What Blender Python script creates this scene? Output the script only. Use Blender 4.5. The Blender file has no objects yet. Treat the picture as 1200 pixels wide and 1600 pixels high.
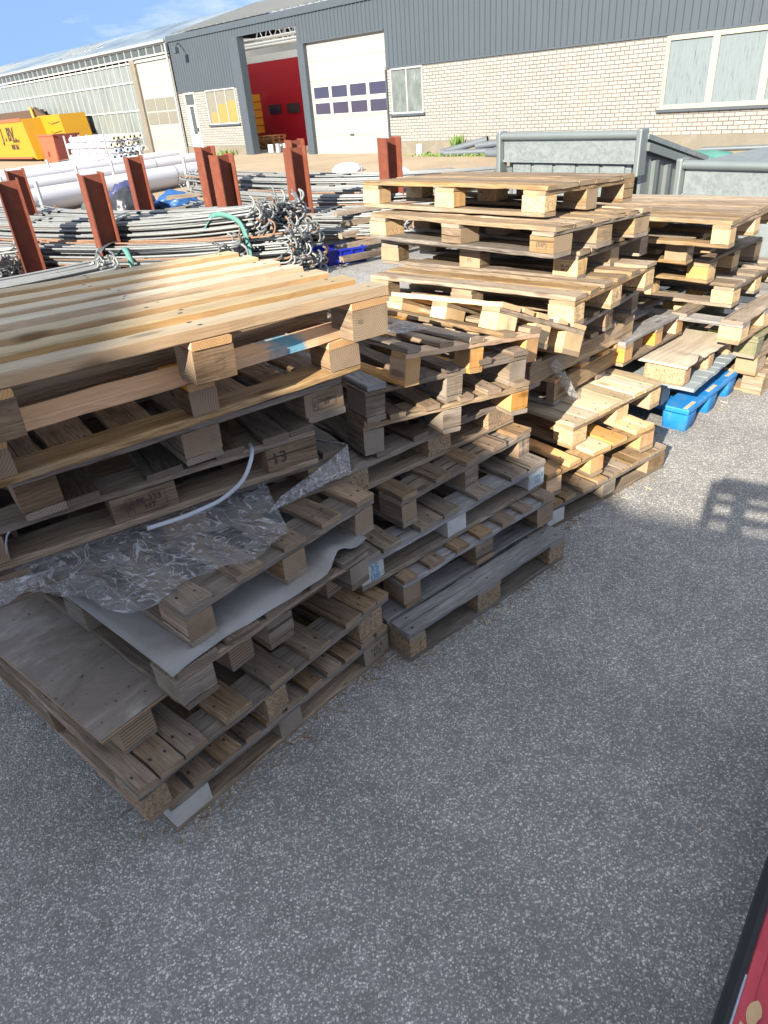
import bpy, bmesh, math, random
from mathutils import Vector, Matrix, Euler
random.seed(7)
rad=math.radians
S=bpy.context.scene
COL=S.collection
# ------------------------------------------------------------------ camera, sky, sun, exposure
cam_d=bpy.data.cameras.new('camera'); cam=bpy.data.objects.new('camera',cam_d); COL.objects.link(cam); S.camera=cam
cam_d.sensor_fit='VERTICAL'; cam_d.sensor_height=24.0; cam_d.lens=24.0*1067.0/1600.0
cam_d.clip_start=0.02; cam_d.clip_end=3000
_r=Vector((0.996255612,-0.0864566652,0)); _dn=Vector((-0.0450726841,-0.519380598,0.853353530)); _f=Vector((-0.0737781,-0.850158244,-0.52133267))
# rows of the camera->world rotation (camera x right, y down, z forward)
Mx=Matrix(((_r.x,-_r.y,_r.z),(_dn.x,-_dn.y,-_dn.z),(_f.x,-_f.y,-_f.z)))
Mx=Matrix(((0.996255612,0.0864566652,0.0),(-0.0450726841,0.519380598,-0.853353530),(-0.0737781004,0.850158244,0.521332670)))
cam.matrix_world=Matrix.Translation((0,0,1.9))@Mx.to_4x4()
SUN_H=58.0; SUN_E=26.0          # heading of the rays in the ground plane (deg from +X), elevation
W=bpy.data.worlds.new('World'); S.world=W; W.use_nodes=True
nt=W.node_tree; nt.nodes.clear()
sky=nt.nodes.new('ShaderNodeTexSky'); sky.sky_type='NISHITA'; sky.sun_disc=False
sky.sun_elevation=rad(SUN_E)
# sun stands at azimuth heading+180; Nishita rotation 0 puts it on +Y, clockwise positive
sky.sun_rotation=rad(90-(SUN_H+180)); sky.air_density=1.0; sky.dust_density=0.5; sky.ozone_density=1.0
bg=nt.nodes.new('ShaderNodeBackground'); bg.inputs['Strength'].default_value=0.125
wo=nt.nodes.new('ShaderNodeOutputWorld')
tcw=nt.nodes.new('ShaderNodeTexCoord'); mpw=nt.nodes.new('ShaderNodeMapping'); mpw.inputs['Scale'].default_value=(3,3,9)
nzw=nt.nodes.new('ShaderNodeTexNoise'); nzw.inputs['Scale'].default_value=1.6; nzw.inputs['Detail'].default_value=7; nzw.inputs['Roughness'].default_value=.6
crw=nt.nodes.new('ShaderNodeValToRGB'); crw.color_ramp.elements[0].position=.57; crw.color_ramp.elements[1].position=.78
crw.color_ramp.elements[0].color=(0,0,0,1); crw.color_ramp.elements[1].color=(.9,.9,.9,1)
mxw=nt.nodes.new('ShaderNodeMix'); mxw.data_type='RGBA'; mxw.inputs[7].default_value=(2.3,2.5,2.9,1)
L=nt.links.new
vaw=nt.nodes.new('ShaderNodeVectorMath'); vaw.operation='ADD'; vaw.inputs[1].default_value=(0,0,.75)
vnw=nt.nodes.new('ShaderNodeVectorMath'); vnw.operation='NORMALIZE'; L(tcw.outputs['Generated'],vaw.inputs[0]); L(vaw.outputs[0],vnw.inputs[0]); L(vnw.outputs[0],sky.inputs['Vector'])
L(tcw.outputs['Generated'],mpw.inputs['Vector']); L(mpw.outputs[0],nzw.inputs['Vector'])
szw=nt.nodes.new('ShaderNodeSeparateXYZ'); L(tcw.outputs['Generated'],szw.inputs[0])
mzw=nt.nodes.new('ShaderNodeMath'); mzw.operation='MULTIPLY_ADD'; mzw.inputs[1].default_value=.55; L(szw.outputs[2],mzw.inputs[0]); L(nzw.outputs['Fac'],mzw.inputs[2]); L(mzw.outputs[0],crw.inputs['Fac'])
L(crw.outputs['Color'],mxw.inputs[0]); L(sky.outputs[0],mxw.inputs[6]); L(mxw.outputs[2],bg.inputs['Color']); L(bg.outputs[0],wo.inputs['Surface'])
sd=bpy.data.lights.new('sun','SUN'); sd.energy=4.4; sd.angle=rad(.38); sd.color=(1.0,.91,.77)
sun=bpy.data.objects.new('sun',sd); COL.objects.link(sun)
_ray=Vector((math.cos(rad(SUN_H))*math.cos(rad(SUN_E)),math.sin(rad(SUN_H))*math.cos(rad(SUN_E)),-math.sin(rad(SUN_E))))
sun.rotation_euler=_ray.to_track_quat('-Z','Y').to_euler(); sun.location=(-10,-15,12)
S.view_settings.view_transform='Standard'; S.view_settings.look='None'; S.view_settings.gamma=1; S.view_settings.exposure=1.82
S.view_settings.use_curve_mapping=False
S.cycles.max_bounces=6; S.cycles.transparent_max_bounces=8

# ------------------------------------------------------------------ material helpers
MATS={}
class NT:
    def __init__(s,name):
        s.m=bpy.data.materials.new(name); s.m.use_nodes=True; s.t=s.m.node_tree; s.n=s.t.nodes
        s.b=s.n['Principled BSDF']; MATS[name]=s.m
    def new(s,typ,**k):
        x=s.n.new('ShaderNode'+typ)
        for a,v in k.items():
            if a.startswith('i_'): x.inputs[a[2:].replace('_',' ')].default_value=v
            else: setattr(x,a,v)
        return x
    def l(s,a,b): s.t.links.new(a,b)
    def obj(s,scale=(1,1,1),rnd=True):
        tc=s.new('TexCoord'); out=tc.outputs['Object']
        if rnd:
            oi=s.new('ObjectInfo'); mu=s.new('Math',operation='MULTIPLY'); mu.inputs[1].default_value=91.7; s.l(oi.outputs['Random'],mu.inputs[0])
            ad=s.new('VectorMath',operation='ADD'); s.l(out,ad.inputs[0]); s.l(mu.outputs[0],ad.inputs[1]); out=ad.outputs[0]
        mp=s.new('Mapping'); mp.inputs['Scale'].default_value=scale; s.l(out,mp.inputs['Vector']); return mp.outputs[0]
    def noise(s,vec,scale,detail=4,rough=.55,dist=0.):
        x=s.new('TexNoise'); x.inputs['Scale'].default_value=scale; x.inputs['Detail'].default_value=detail; x.inputs['Roughness'].default_value=rough; x.inputs['Distortion'].default_value=dist
        s.l(vec,x.inputs['Vector']); return x.outputs['Fac']
    def ramp(s,fac,stops):
        x=s.new('ValToRGB'); e=x.color_ramp.elements
        while len(e)<len(stops): e.new(.5)
        for el,(p,c) in zip(e,stops): el.position=p; el.color=(*c,1) if len(c)==3 else c
        s.l(fac,x.inputs['Fac']); return x.outputs['Color']
    def mix(s,fac,a,b,mode='MIX'):
        x=s.new('Mix',data_type='RGBA',blend_type=mode)
        for i,v in ((0,fac),(6,a),(7,b)):
            if hasattr(v,'links') or hasattr(v,'is_linked'): s.l(v,x.inputs[i])
            elif i==0: x.inputs[0].default_value=v
            else: x.inputs[i].default_value=(*v,1)
        return x.outputs[2]
    def math(s,op,a,b=0.):
        x=s.new('Math',operation=op)
        for i,v in enumerate((a,b)):
            if hasattr(v,'is_linked'): s.l(v,x.inputs[i])
            else: x.inputs[i].default_value=v
        return x.outputs[0]
    def bump(s,h,strength=.3,dist=.002):
        x=s.new('Bump'); x.inputs['Strength'].default_value=strength; x.inputs['Distance'].default_value=dist; s.l(h,x.inputs['Height']); s.l(x.outputs[0],s.b.inputs['Normal'])
    def base(s,c):
        if hasattr(c,'is_linked'): s.l(c,s.b.inputs['Base Color'])
        else: s.b.inputs['Base Color'].default_value=(*c,1)
    def rough(s,v):
        if hasattr(v,'is_linked'): s.l(v,s.b.inputs['Roughness'])
        else: s.b.inputs['Roughness'].default_value=v
def g3(v): return (v,v,v)

def wood(name,light,dark,stain,weather=.5,spec=.15):
    M=NT(name)
    oi=M.new('ObjectInfo')
    v1=M.obj((1.3,11,11)); big=M.noise(v1,1.4,3,.6,.4)
    v2=M.obj((2.2,26,26)); fig=M.noise(v2,1.2,2,.5,.8)
    fig=M.math('SINE',M.math('MULTIPLY',fig,46.)); fig=M.math('POWER',M.math('ADD',M.math('MULTIPLY',fig,.5),.5),1.6)
    v3=M.obj((9,210,210)); fib=M.noise(v3,1.,3,.65)
    c=M.ramp(big,[(.3,dark),(.7,light)])
    c=M.mix(M.math('MULTIPLY',fig,.5),c,dark)
    c=M.mix(M.math('MULTIPLY',M.math('SUBTRACT',fib,.38),1.5),c,g3(0.0) if weather>.4 else dark)
    # weather stains and dirt
    v4=M.obj((3,7,7)); st=M.noise(v4,1.1,5,.65,.3)
    c=M.mix(M.ramp(st,[(.46,g3(0)),(.72,g3(weather))]),c,stain)
    v5=M.obj((1.1,60,60)); ck=M.noise(v5,1.,2,.5,.5); c=M.mix(M.ramp(ck,[(.30,g3(.85 if weather>.4 else .45)),(.36,g3(0))]),c,tuple(x*.28 for x in dark))
    # knots
    vk=M.obj((2.6,8,8)); vo=M.new('TexVoronoi',feature='F1'); vo.inputs['Scale'].default_value=1.; M.l(vk,vo.inputs['Vector'])
    c=M.mix(M.ramp(vo.outputs['Distance'],[(.07,g3(.75)),(.15,g3(0))]),c,tuple(x*.42 for x in dark))
    # per-board value
    hv=M.new('HueSaturation'); M.l(c,hv.inputs['Color']); M.l(M.math('ADD',M.math('MULTIPLY',oi.outputs['Random'],.55),.72),hv.inputs['Value'])
    M.l(M.math('ADD',M.math('MULTIPLY',M.math('FRACT',M.math('MULTIPLY',oi.outputs['Random'],17.3)),.5),.72),hv.inputs['Saturation'])
    M.base(hv.outputs[0]); M.rough(.82); M.b.inputs['Specular IOR Level'].default_value=spec
    M.bump(M.math('ADD',fib,M.math('MULTIPLY',fig,.5)),.55 if weather>.4 else .3,.0016)
    # end grain
    E_=NT(name+'_end')
    tc=E_.new('TexCoord'); oi2=E_.new('ObjectInfo'); cx=E_.new('CombineXYZ')
    E_.l(E_.math('SUBTRACT',E_.math('MULTIPLY',oi2.outputs['Random'],.12),.06),cx.inputs[1]); E_.l(E_.math('SUBTRACT',E_.math('MULTIPLY',E_.math('FRACT',E_.math('MULTIPLY',oi2.outputs['Random'],7.7)),.16),.08),cx.inputs[2])
    ad=E_.new('VectorMath',operation='ADD'); E_.l(tc.outputs['Object'],ad.inputs[0]); E_.l(cx.outputs[0],ad.inputs[1])
    w=E_.new('TexWave',wave_type='RINGS',rings_direction='X'); w.inputs['Scale'].default_value=44; w.inputs['Distortion'].default_value=2.5; w.inputs['Detail'].default_value=3; w.inputs['Detail Scale'].default_value=1.2
    E_.l(ad.outputs[0],w.inputs['Vector'])
    c=E_.mix(E_.math('MULTIPLY',w.outputs['Fac'],.55),tuple(x*.85 for x in light),tuple(x*.7 for x in dark))
    n=E_.noise(E_.obj((40,40,40)),1.,4); c=E_.mix(E_.math('MULTIPLY',n,.55*weather+.15),c,stain)
    n2=E_.noise(E_.obj((7,7,7)),1.,3); c=E_.mix(E_.ramp(n2,[(.5,g3(0)),(.75,g3(.5))]),c,tuple(x*.5 for x in dark))
    E_.base(c); E_.rough(.9); E_.b.inputs['Specular IOR Level'].default_value=.1; E_.bump(n,.4,.002)
wood('wood_grey',(.35,.285,.22),(.16,.124,.093),(.20,.18,.16),.6)
wood('wood_brown',(.37,.265,.175),(.17,.114,.073),(.16,.13,.105),.5)
wood('wood_silver',(.37,.355,.345),(.19,.178,.172),(.14,.135,.13),.5)
wood('wood_tan',(.41,.30,.185),(.205,.134,.076),(.205,.175,.14),.6)
wood('wood_fresh',(.66,.47,.26),(.45,.275,.12),(.42,.33,.22),.3)
wood('wood_orange',(.62,.37,.17),(.43,.22,.08),(.37,.26,.15),.3)
wood('wood_pale',(.55,.46,.31),(.36,.275,.165),(.30,.24,.165),.4)
wood('wood_dark',(.24,.187,.14),(.105,.079,.06),(.07,.06,.052),.6)
wood('wood_mossy',(.29,.27,.18),(.14,.125,.07),(.10,.13,.05),.7)

def chip(name,a,b,c_,dirt):
    M=NT(name); v=M.obj((1,1,1)); vo=M.new('TexVoronoi',feature='F1'); vo.inputs['Scale'].default_value=150.; M.l(v,vo.inputs['Vector'])
    sx=M.new('SeparateColor'); M.l(vo.outputs['Color'],sx.inputs[0])
    c=M.ramp(sx.outputs[0],[(0.05,c_),(.3,b),(.7,a),(1.,tuple(min(1,x*1.12) for x in a))])
    n=M.noise(M.obj((9,9,9)),1.,4); c=M.mix(M.ramp(n,[(.45,g3(0)),(.75,g3(.6))]),c,dirt)
    M.base(c); M.rough(.9); M.bump(vo.outputs['Distance'],.6,.003)
chip('chipboard',(.56,.40,.215),(.45,.30,.145),(.30,.185,.085),(.36,.25,.14))
chip('chipboard_old',(.31,.215,.13),(.24,.16,.095),(.15,.10,.06),(.14,.105,.075))
chip('presswood',(.42,.27,.16),(.33,.19,.105),(.21,.115,.062),(.31,.22,.15))

M=NT('plywood_edge'); v=M.obj((1,1,1)); w=M.new('TexWave',wave_type='BANDS',bands_direction='Z'); w.inputs['Scale'].default_value=26; w.inputs['Distortion'].default_value=.6; M.l(v,w.inputs['Vector'])
M.base(M.mix(w.outputs['Fac'],(.36,.26,.165),(.17,.105,.062))); M.rough(.85)
# dirty plywood sheet
M=NT('dirty_plywood'); big=M.noise(M.obj((1.6,3,3)),2.,6,.65,.6); fine=M.noise(M.obj((4,70,70)),1.,4,.6)
c=M.ramp(big,[(.35,(.13,.108,.09)),(.55,(.24,.205,.175)),(.72,(.40,.37,.34))]); c=M.mix(M.math('MULTIPLY',fine,.35),c,(.1,.08,.065))
sp=M.noise(M.obj((50,50,50)),1.,1); c=M.mix(M.ramp(sp,[(.70,g3(0)),(.74,g3(.8))]),c,(.04,.035,.03))
M.base(c); M.rough(.62); M.bump(fine,.2,.001)
M=NT('weathered_sheet'); fine=M.noise(M.obj((3,60,60)),1.,4,.65); big=M.noise(M.obj((4,4,4)),1.,4)
c=M.ramp(fine,[(.3,(.21,.165,.115)),(.7,(.44,.37,.28))]); c=M.mix(M.math('MULTIPLY',big,.4),c,(.5,.45,.37)); M.base(c); M.rough(.85); M.bump(fine,.4,.002)

def plain(name,col,rough=.5,metal=0.,var=.15,scale=6.,spec=.5,bump=0.,dirt=None,dirt_amt=.5):
    M=NT(name); n=M.noise(M.obj((scale,)*3),1.,5,.6)
    c=M.mix(n,tuple(max(0,x*(1-var)) for x in col),tuple(min(1,x*(1+var)) for x in col))
    if dirt:
        n2=M.noise(M.obj((scale*.7,)*3),1.3,6,.7,.4); c=M.mix(M.ramp(n2,[(.5,g3(0)),(.72,g3(dirt_amt))]),c,dirt)
    M.base(c); M.rough(rough); M.b.inputs['Metallic'].default_value=metal; M.b.inputs['Specular IOR Level'].default_value=spec
    if bump: M.bump(M.noise(M.obj((scale*8,)*3),1.,3),bump,.002)
    return M
plain('nail',(.03,.026,.024),.7)
plain('ink_black',(.035,.03,.028),.9); plain('ink_blue',(.07,.26,.42),.85,var=.35,scale=90); plain('ink_faint',(.10,.08,.06),.9)
plain('white_paint_worn',(.42,.41,.39),.8,var=.1,scale=20,dirt=(.30,.25,.20),dirt_amt=.75)
plain('blue_plastic',(.010,.17,.44),.5,var=.12,scale=12,bump=.05,dirt=(.16,.24,.34),dirt_amt=.45); plain('crate_blue',(.004,.012,.22),.45,var=.1)
plain('dust_brown',(.40,.34,.26),.9,var=.3,scale=30)
plain('grey_paint',(.20,.235,.25),.7,var=.12,scale=14,dirt=(.26,.24,.21),dirt_amt=.5)
plain('rust_steel',(.135,.037,.020),.72,.0,.28,9,.35,.25,dirt=(.20,.075,.04),dirt_amt=.6)
plain('rod_steel',(.185,.197,.20),.5,.25,.25,14,.5,0,dirt=(.14,.125,.105),dirt_amt=.5)
plain('rod_rusty',(.20,.115,.07),.7,.2,.35,20,.4,.1,dirt=(.22,.21,.195),dirt_amt=.6)
plain('tape_dark',(.05,.055,.06),.6); plain('wire',(.12,.12,.12),.5,.6)
plain('galv',(.20,.228,.228),.42,.55,.10,3,.5,.06); plain('galv_post',(.46,.48,.49),.45,.6)
plain('film_white',(.50,.50,.545),.42,var=.04,scale=2); plain('roll_core_yellow',(.5,.5,.16),.6); plain('roll_core_blue',(.10,.30,.42),.6); plain('roll_hole',(.02,.02,.02),.8)
plain('strap_green',(.055,.17,.145),.7,var=.3,scale=20); plain('tarp_blue',(.010,.065,.21),.5,var=.3); plain('tarp_purple',(.03,.034,.10),.45,var=.3); plain('bag_black',(.02,.022,.028),.38); plain('bag_green',(.05,.075,.07),.4)
plain('strap_white',(.42,.45,.50),.35,var=.05)
plain('cladding_grey',(.046,.060,.073),.48,.0,.10,1.2,.5); plain('trim_dark',(.045,.058,.072),.5); 
plain('door_white',(.245,.243,.225),.5,var=.04,scale=1,dirt=(.30,.29,.26),dirt_amt=.35); plain('frame_cream',(.28,.268,.21),.55,var=.05); plain('frame_white',(.29,.295,.29),.5,var=.05)
plain('red_door',(.42,.004,.018),.5,var=.08,scale=1); plain('crate_yellow',(.48,.23,.01),.5,var=.1); plain('orange_board',(.34,.15,.045),.7,var=.25)
plain('skip_yellow',(.33,.17,.002),.5,var=.07,scale=2,dirt=(.25,.15,.04),dirt_amt=.35); plain('skip_orange',(.33,.075,.032),.6,dirt=(.2,.05,.025)); plain('skip_maroon',(.13,.025,.02),.65,var=.15); plain('skip_brown',(.06,.035,.021),.8)
plain('roof_light',(.17,.185,.19),.5,.2,.05,1); plain('gutter',(.22,.25,.27),.5); plain('concrete',(.135,.12,.095),.9,var=.2,scale=3,dirt=(.22,.19,.15)); plain('interior',(.6,.6,.58),.8); plain('steel_light',(.75,.76,.75),.6)
plain('pvc_grey',(.085,.10,.115),.5); plain('can_white',(.7,.7,.68),.5); plain('can_grey',(.35,.36,.38),.4,.4); plain('weed',(.10,.17,.035),.8,var=.4,scale=20); plain('sign_blackmark',(.02,.018,.014),.8)
plain('red_machine',(.36,.014,.030),.40,.0,.10,10,.5,.04,dirt=(.47,.06,.07),dirt_amt=.45); plain('chipped_filler',(.42,.27,.14),.8,var=.25,scale=30); plain('rubber',(.018,.02,.024),.62,var=.4,scale=40,bump=.2)
plain('bare_metal',(.33,.36,.42),.45,.5,var=.3,scale=60)
plain('dark_window',(.03,.028,.05),.12,.0,.2,2,.8); plain('barn_wall',(.62,.58,.52),.85); plain('barn_roof',(.16,.15,.15),.8)
plain('fork_red',(.4,.02,.02),.4); plain('tyre',(.02,.02,.02),.9)
M=MATS['roof_light']; t=M.node_tree; tl=t.nodes.new('ShaderNodeBsdfTranslucent'); tl.inputs['Color'].default_value=(.75,.78,.78,1); mx=t.nodes.new('ShaderNodeMixShader'); mx.inputs[0].default_value=.6
t.links.new(t.nodes['Principled BSDF'].outputs[0],mx.inputs[1]); t.links.new(tl.outputs[0],mx.inputs[2]); t.links.new(mx.outputs[0],t.nodes['Material Output'].inputs['Surface'])
# spangled galvanised sheet
M=NT('galv_spangle'); vo=M.new('TexVoronoi',feature='F1'); vo.inputs['Scale'].default_value=42; v=M.obj((1,1,1)); M.l(v,vo.inputs['Vector']); sx=M.new('SeparateColor'); M.l(vo.outputs['Color'],sx.inputs[0])
big=M.noise(M.obj((5,5,5)),1.,5,.6,1.); c=M.ramp(sx.outputs[0],[(0,(.15,.178,.18)),(1,(.205,.235,.238))]); c=M.mix(M.ramp(big,[(.5,g3(0)),(.62,g3(.6))]),c,(.235,.26,.26)); M.base(c); M.rough(.5); M.b.inputs['Metallic'].default_value=.35
# dusty glass, limewashed glass
M=NT('glass_dusty'); n=M.noise(M.obj((5,5,2.2)),1.,6,.7,.5); M.base(M.ramp(n,[(.35,(.07,.085,.085)),(.6,(.12,.14,.135)),(.75,(.22,.225,.205))])); M.rough(.35)
M=NT('glass_limed'); n=M.noise(M.obj((7,7,.8)),1.,6,.65,.2); n2=M.noise(M.obj((1.,1.,.7)),1.,4); c=M.ramp(n,[(.3,(.085,.105,.102)),(.62,(.165,.185,.18))]); c=M.mix(M.ramp(n2,[(.4,g3(0)),(.7,g3(.6))]),c,(.165,.185,.18)); M.base(c); M.rough(.22)
M=NT('glass_whitewash'); n=M.noise(M.obj((40,40,3)),1.,6,.7,.3); e=M.noise(M.obj((3,3,3)),1.,5); c=M.ramp(n,[(.32,(.05,.07,.07)),(.42,(.115,.143,.155)),(.7,(.14,.172,.185))]); M.base(c); M.rough(.5)
M=NT('greenhouse_roof_glass'); n=M.noise(M.obj((.35,.35,.35)),1.,5,.6); M.base(M.ramp(n,[(.35,(.10,.14,.19)),(.65,(.20,.25,.29))])); M.rough(.25)
plain('glass_dark_band',(.05,.06,.06),.3,var=.3,scale=2); plain('glass_tan',(.15,.145,.115),.35,var=.15,scale=4); plain('glazing_bar',(.36,.37,.36),.5,var=.04)
# brick
M=NT('white_brick'); tc=M.new('TexCoord'); sx=M.new('SeparateXYZ'); M.l(tc.outputs['Object'],sx.inputs[0]); cb=M.new('CombineXYZ'); M.l(sx.outputs[0],cb.inputs[0]); M.l(sx.outputs[2],cb.inputs[1])
br=M.new('TexBrick'); br.inputs['Scale'].default_value=1.; br.inputs['Brick Width'].default_value=.262; br.inputs['Row Height'].default_value=.0955; br.inputs['Mortar Size'].default_value=.0095; br.inputs['Mortar Smooth'].default_value=.1
br.inputs['Color1'].default_value=(.20,.196,.186,1); br.inputs['Color2'].default_value=(.24,.235,.222,1); br.inputs['Mortar'].default_value=(.06,.05,.042,1); M.l(cb.outputs[0],br.inputs['Vector'])
n=M.noise(M.obj((.8,.8,.8),False),1.,6,.7); c=M.mix(M.ramp(n,[(.5,g3(0)),(.75,g3(.45))]),br.outputs['Color'],(.22,.185,.15)); M.base(c); M.rough(.85); M.bump(M.math('SUBTRACT',1.,br.outputs['Fac']),.5,.008)
# grounds
M=NT('asphalt'); v=M.obj((1,1,1),False)
w1=M.new('TexNoise'); w1.inputs['Scale'].default_value=60; M.l(v,w1.inputs['Vector'])
vm=M.new('VectorMath',operation='MULTIPLY_ADD'); M.l(w1.outputs['Color'],vm.inputs[0]); vm.inputs[1].default_value=(.012,.012,.0); M.l(v,vm.inputs[2])
vo=M.new('TexVoronoi',feature='F1'); vo.inputs['Scale'].default_value=180; vo.inputs['Randomness'].default_value=1; M.l(vm.outputs[0],vo.inputs['Vector']); sx=M.new('SeparateColor'); M.l(vo.outputs['Color'],sx.inputs[0])
vo2=M.new('TexVoronoi',feature='F1'); vo2.inputs['Scale'].default_value=95; M.l(vm.outputs[0],vo2.inputs['Vector']); sx2=M.new('SeparateColor'); M.l(vo2.outputs['Color'],sx2.inputs[0])
stone=M.ramp(sx.outputs[0],[(0.,(.19,.187,.18)),(.36,(.265,.259,.248)),(.62,(.40,.388,.365)),(.86,(.58,.56,.52)),(1.,(.80,.775,.72))])
edge=M.ramp(vo.outputs['Distance'],[(.25,g3(0)),(.62,g3(.85))]); c=M.mix(edge,stone,(.19,.187,.18))
bigst=M.math('MULTIPLY',M.math('GREATER_THAN',sx2.outputs[0],.90),M.math('LESS_THAN',vo2.outputs['Distance'],.34)); c=M.mix(M.math('MULTIPLY',bigst,.75),c,(.66,.64,.59))
n=M.noise(M.obj((1,1,1),False),1.1,5,.6); c=M.mix(1.,c,M.ramp(n,[(.3,g3(.9)),(.7,g3(1.06))]),'MULTIPLY')
n3=M.noise(M.obj((9,9,9),False),1.,5,.7); c=M.mix(1.,c,M.ramp(n3,[(.3,g3(.82)),(.7,g3(1.1))]),'MULTIPLY')
ws=M.new('TexWave',wave_type='BANDS',bands_direction='DIAGONAL'); ws.inputs['Scale'].default_value=.55; ws.inputs['Distortion'].default_value=2.2; ws.inputs['Detail'].default_value=3; ws.inputs['Detail Scale'].default_value=2.; M.l(v,ws.inputs['Vector'])
c=M.mix(1.,c,M.ramp(ws.outputs['Fac'],[(.2,g3(.95)),(.6,g3(1.03))]),'MULTIPLY')
sc_=M.new('TexNoise'); sc_.inputs['Scale'].default_value=1.; sc_.inputs['Detail'].default_value=2; sc_.inputs['Distortion'].default_value=.6; msc=M.new('Mapping'); msc.inputs['Rotation'].default_value=(0,0,-.75); msc.inputs['Scale'].default_value=(1.2,26,1); M.l(v,msc.inputs['Vector']); M.l(msc.outputs[0],sc_.inputs['Vector'])
c=M.mix(M.ramp(sc_.outputs['Fac'],[(.74,g3(0)),(.80,g3(.35))]),c,(.62,.61,.60))
oi_=M.noise(M.obj((1,1,1),False),.55,4,.6,.8); c=M.mix(M.ramp(oi_,[(.62,g3(0)),(.74,g3(.25))]),c,(.12,.118,.115))
M.base(c); M.rough(.83); M.b.inputs['Specular IOR Level'].default_value=.3
M.bump(M.math('SUBTRACT',M.math('MULTIPLY',sx.outputs[0],.7),vo.outputs['Distance']),.75,.005)
M=NT('sandy_ground'); v=M.obj((1,1,1),False); a=M.noise(v,.35,6,.65,.5); b=M.noise(v,14.,6,.75); c=M.ramp(a,[(.35,(.27,.205,.135)),(.65,(.345,.27,.18))]); c=M.mix(1.,c,M.ramp(b,[(.3,g3(.7)),(.7,g3(1.2))]),'MULTIPLY')
M.base(c); M.rough(.95); M.bump(b,.8,.02)
# clear film: glossy wrinkles, their highlights painted as whiter denser lines, over transparent sheet
def film(name,alpha,col,wr,sc=1.):
    M=NT(name); n=M.noise(M.obj((14,34,14)),1.2*sc,7,.7,1.6)
    n2=M.noise(M.obj((9,16,16)),1.*sc,2,.5,1.8); n3=M.noise(M.obj((26,34,34)),1.*sc,2,.5,1.5)
    ln=lambda x,w: M.math('MAXIMUM',M.math('SUBTRACT',1.,M.math('MULTIPLY',M.math('ABSOLUTE',M.math('SUBTRACT',x,.5)),w)),0.)
    cr=M.math('MAXIMUM',M.math('MULTIPLY',ln(n2,26.),.62),M.math('MULTIPLY',ln(n3,40.),.35))
    M.base(M.mix(cr,col,tuple(min(.9,x*1.7) for x in col))); M.rough(.2); M.b.inputs['Specular IOR Level'].default_value=.8; M.bump(M.math('ADD',n,M.math('MULTIPLY',cr,.6)),1.,wr)
    pa=M.ramp(n,[(.38,g3(alpha*.25)),(.68,g3(alpha*1.5))])
    M.l(M.math('MINIMUM',M.math('ADD',pa,M.math('MULTIPLY',cr,.7)),1.),M.b.inputs['Alpha']); return M
film('clear_film',.13,(.78,.79,.80),.02); film('silver_film',.40,(.62,.62,.63),.012); film('film_scrap',.3,(.6,.58,.55),.02,1.4)
M=NT('paper_corrugated'); v=M.obj((1,1,1)); w=M.new('TexWave',wave_type='BANDS',bands_direction='X'); w.inputs['Scale'].default_value=62; w.inputs['Distortion'].default_value=.3; M.l(v,w.inputs['Vector']); n=M.noise(M.obj((3,3,3)),1.,5,.65,.4)
c=M.ramp(n,[(.35,(.20,.19,.175)),(.52,(.33,.325,.315)),(.7,(.385,.385,.38))]); c=M.mix(M.math('MULTIPLY',w.outputs['Fac'],.55),c,(.17,.17,.175)); n2=M.noise(M.obj((1.6,1.6,1.6)),1.,4); c=M.mix(M.ramp(n2,[(.52,g3(0)),(.66,g3(.8))]),c,(.22,.19,.165)); M.base(c); M.rough(.8); M.bump(w.outputs['Fac'],.5,.002)

def mt(n): return MATS[n]
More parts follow.
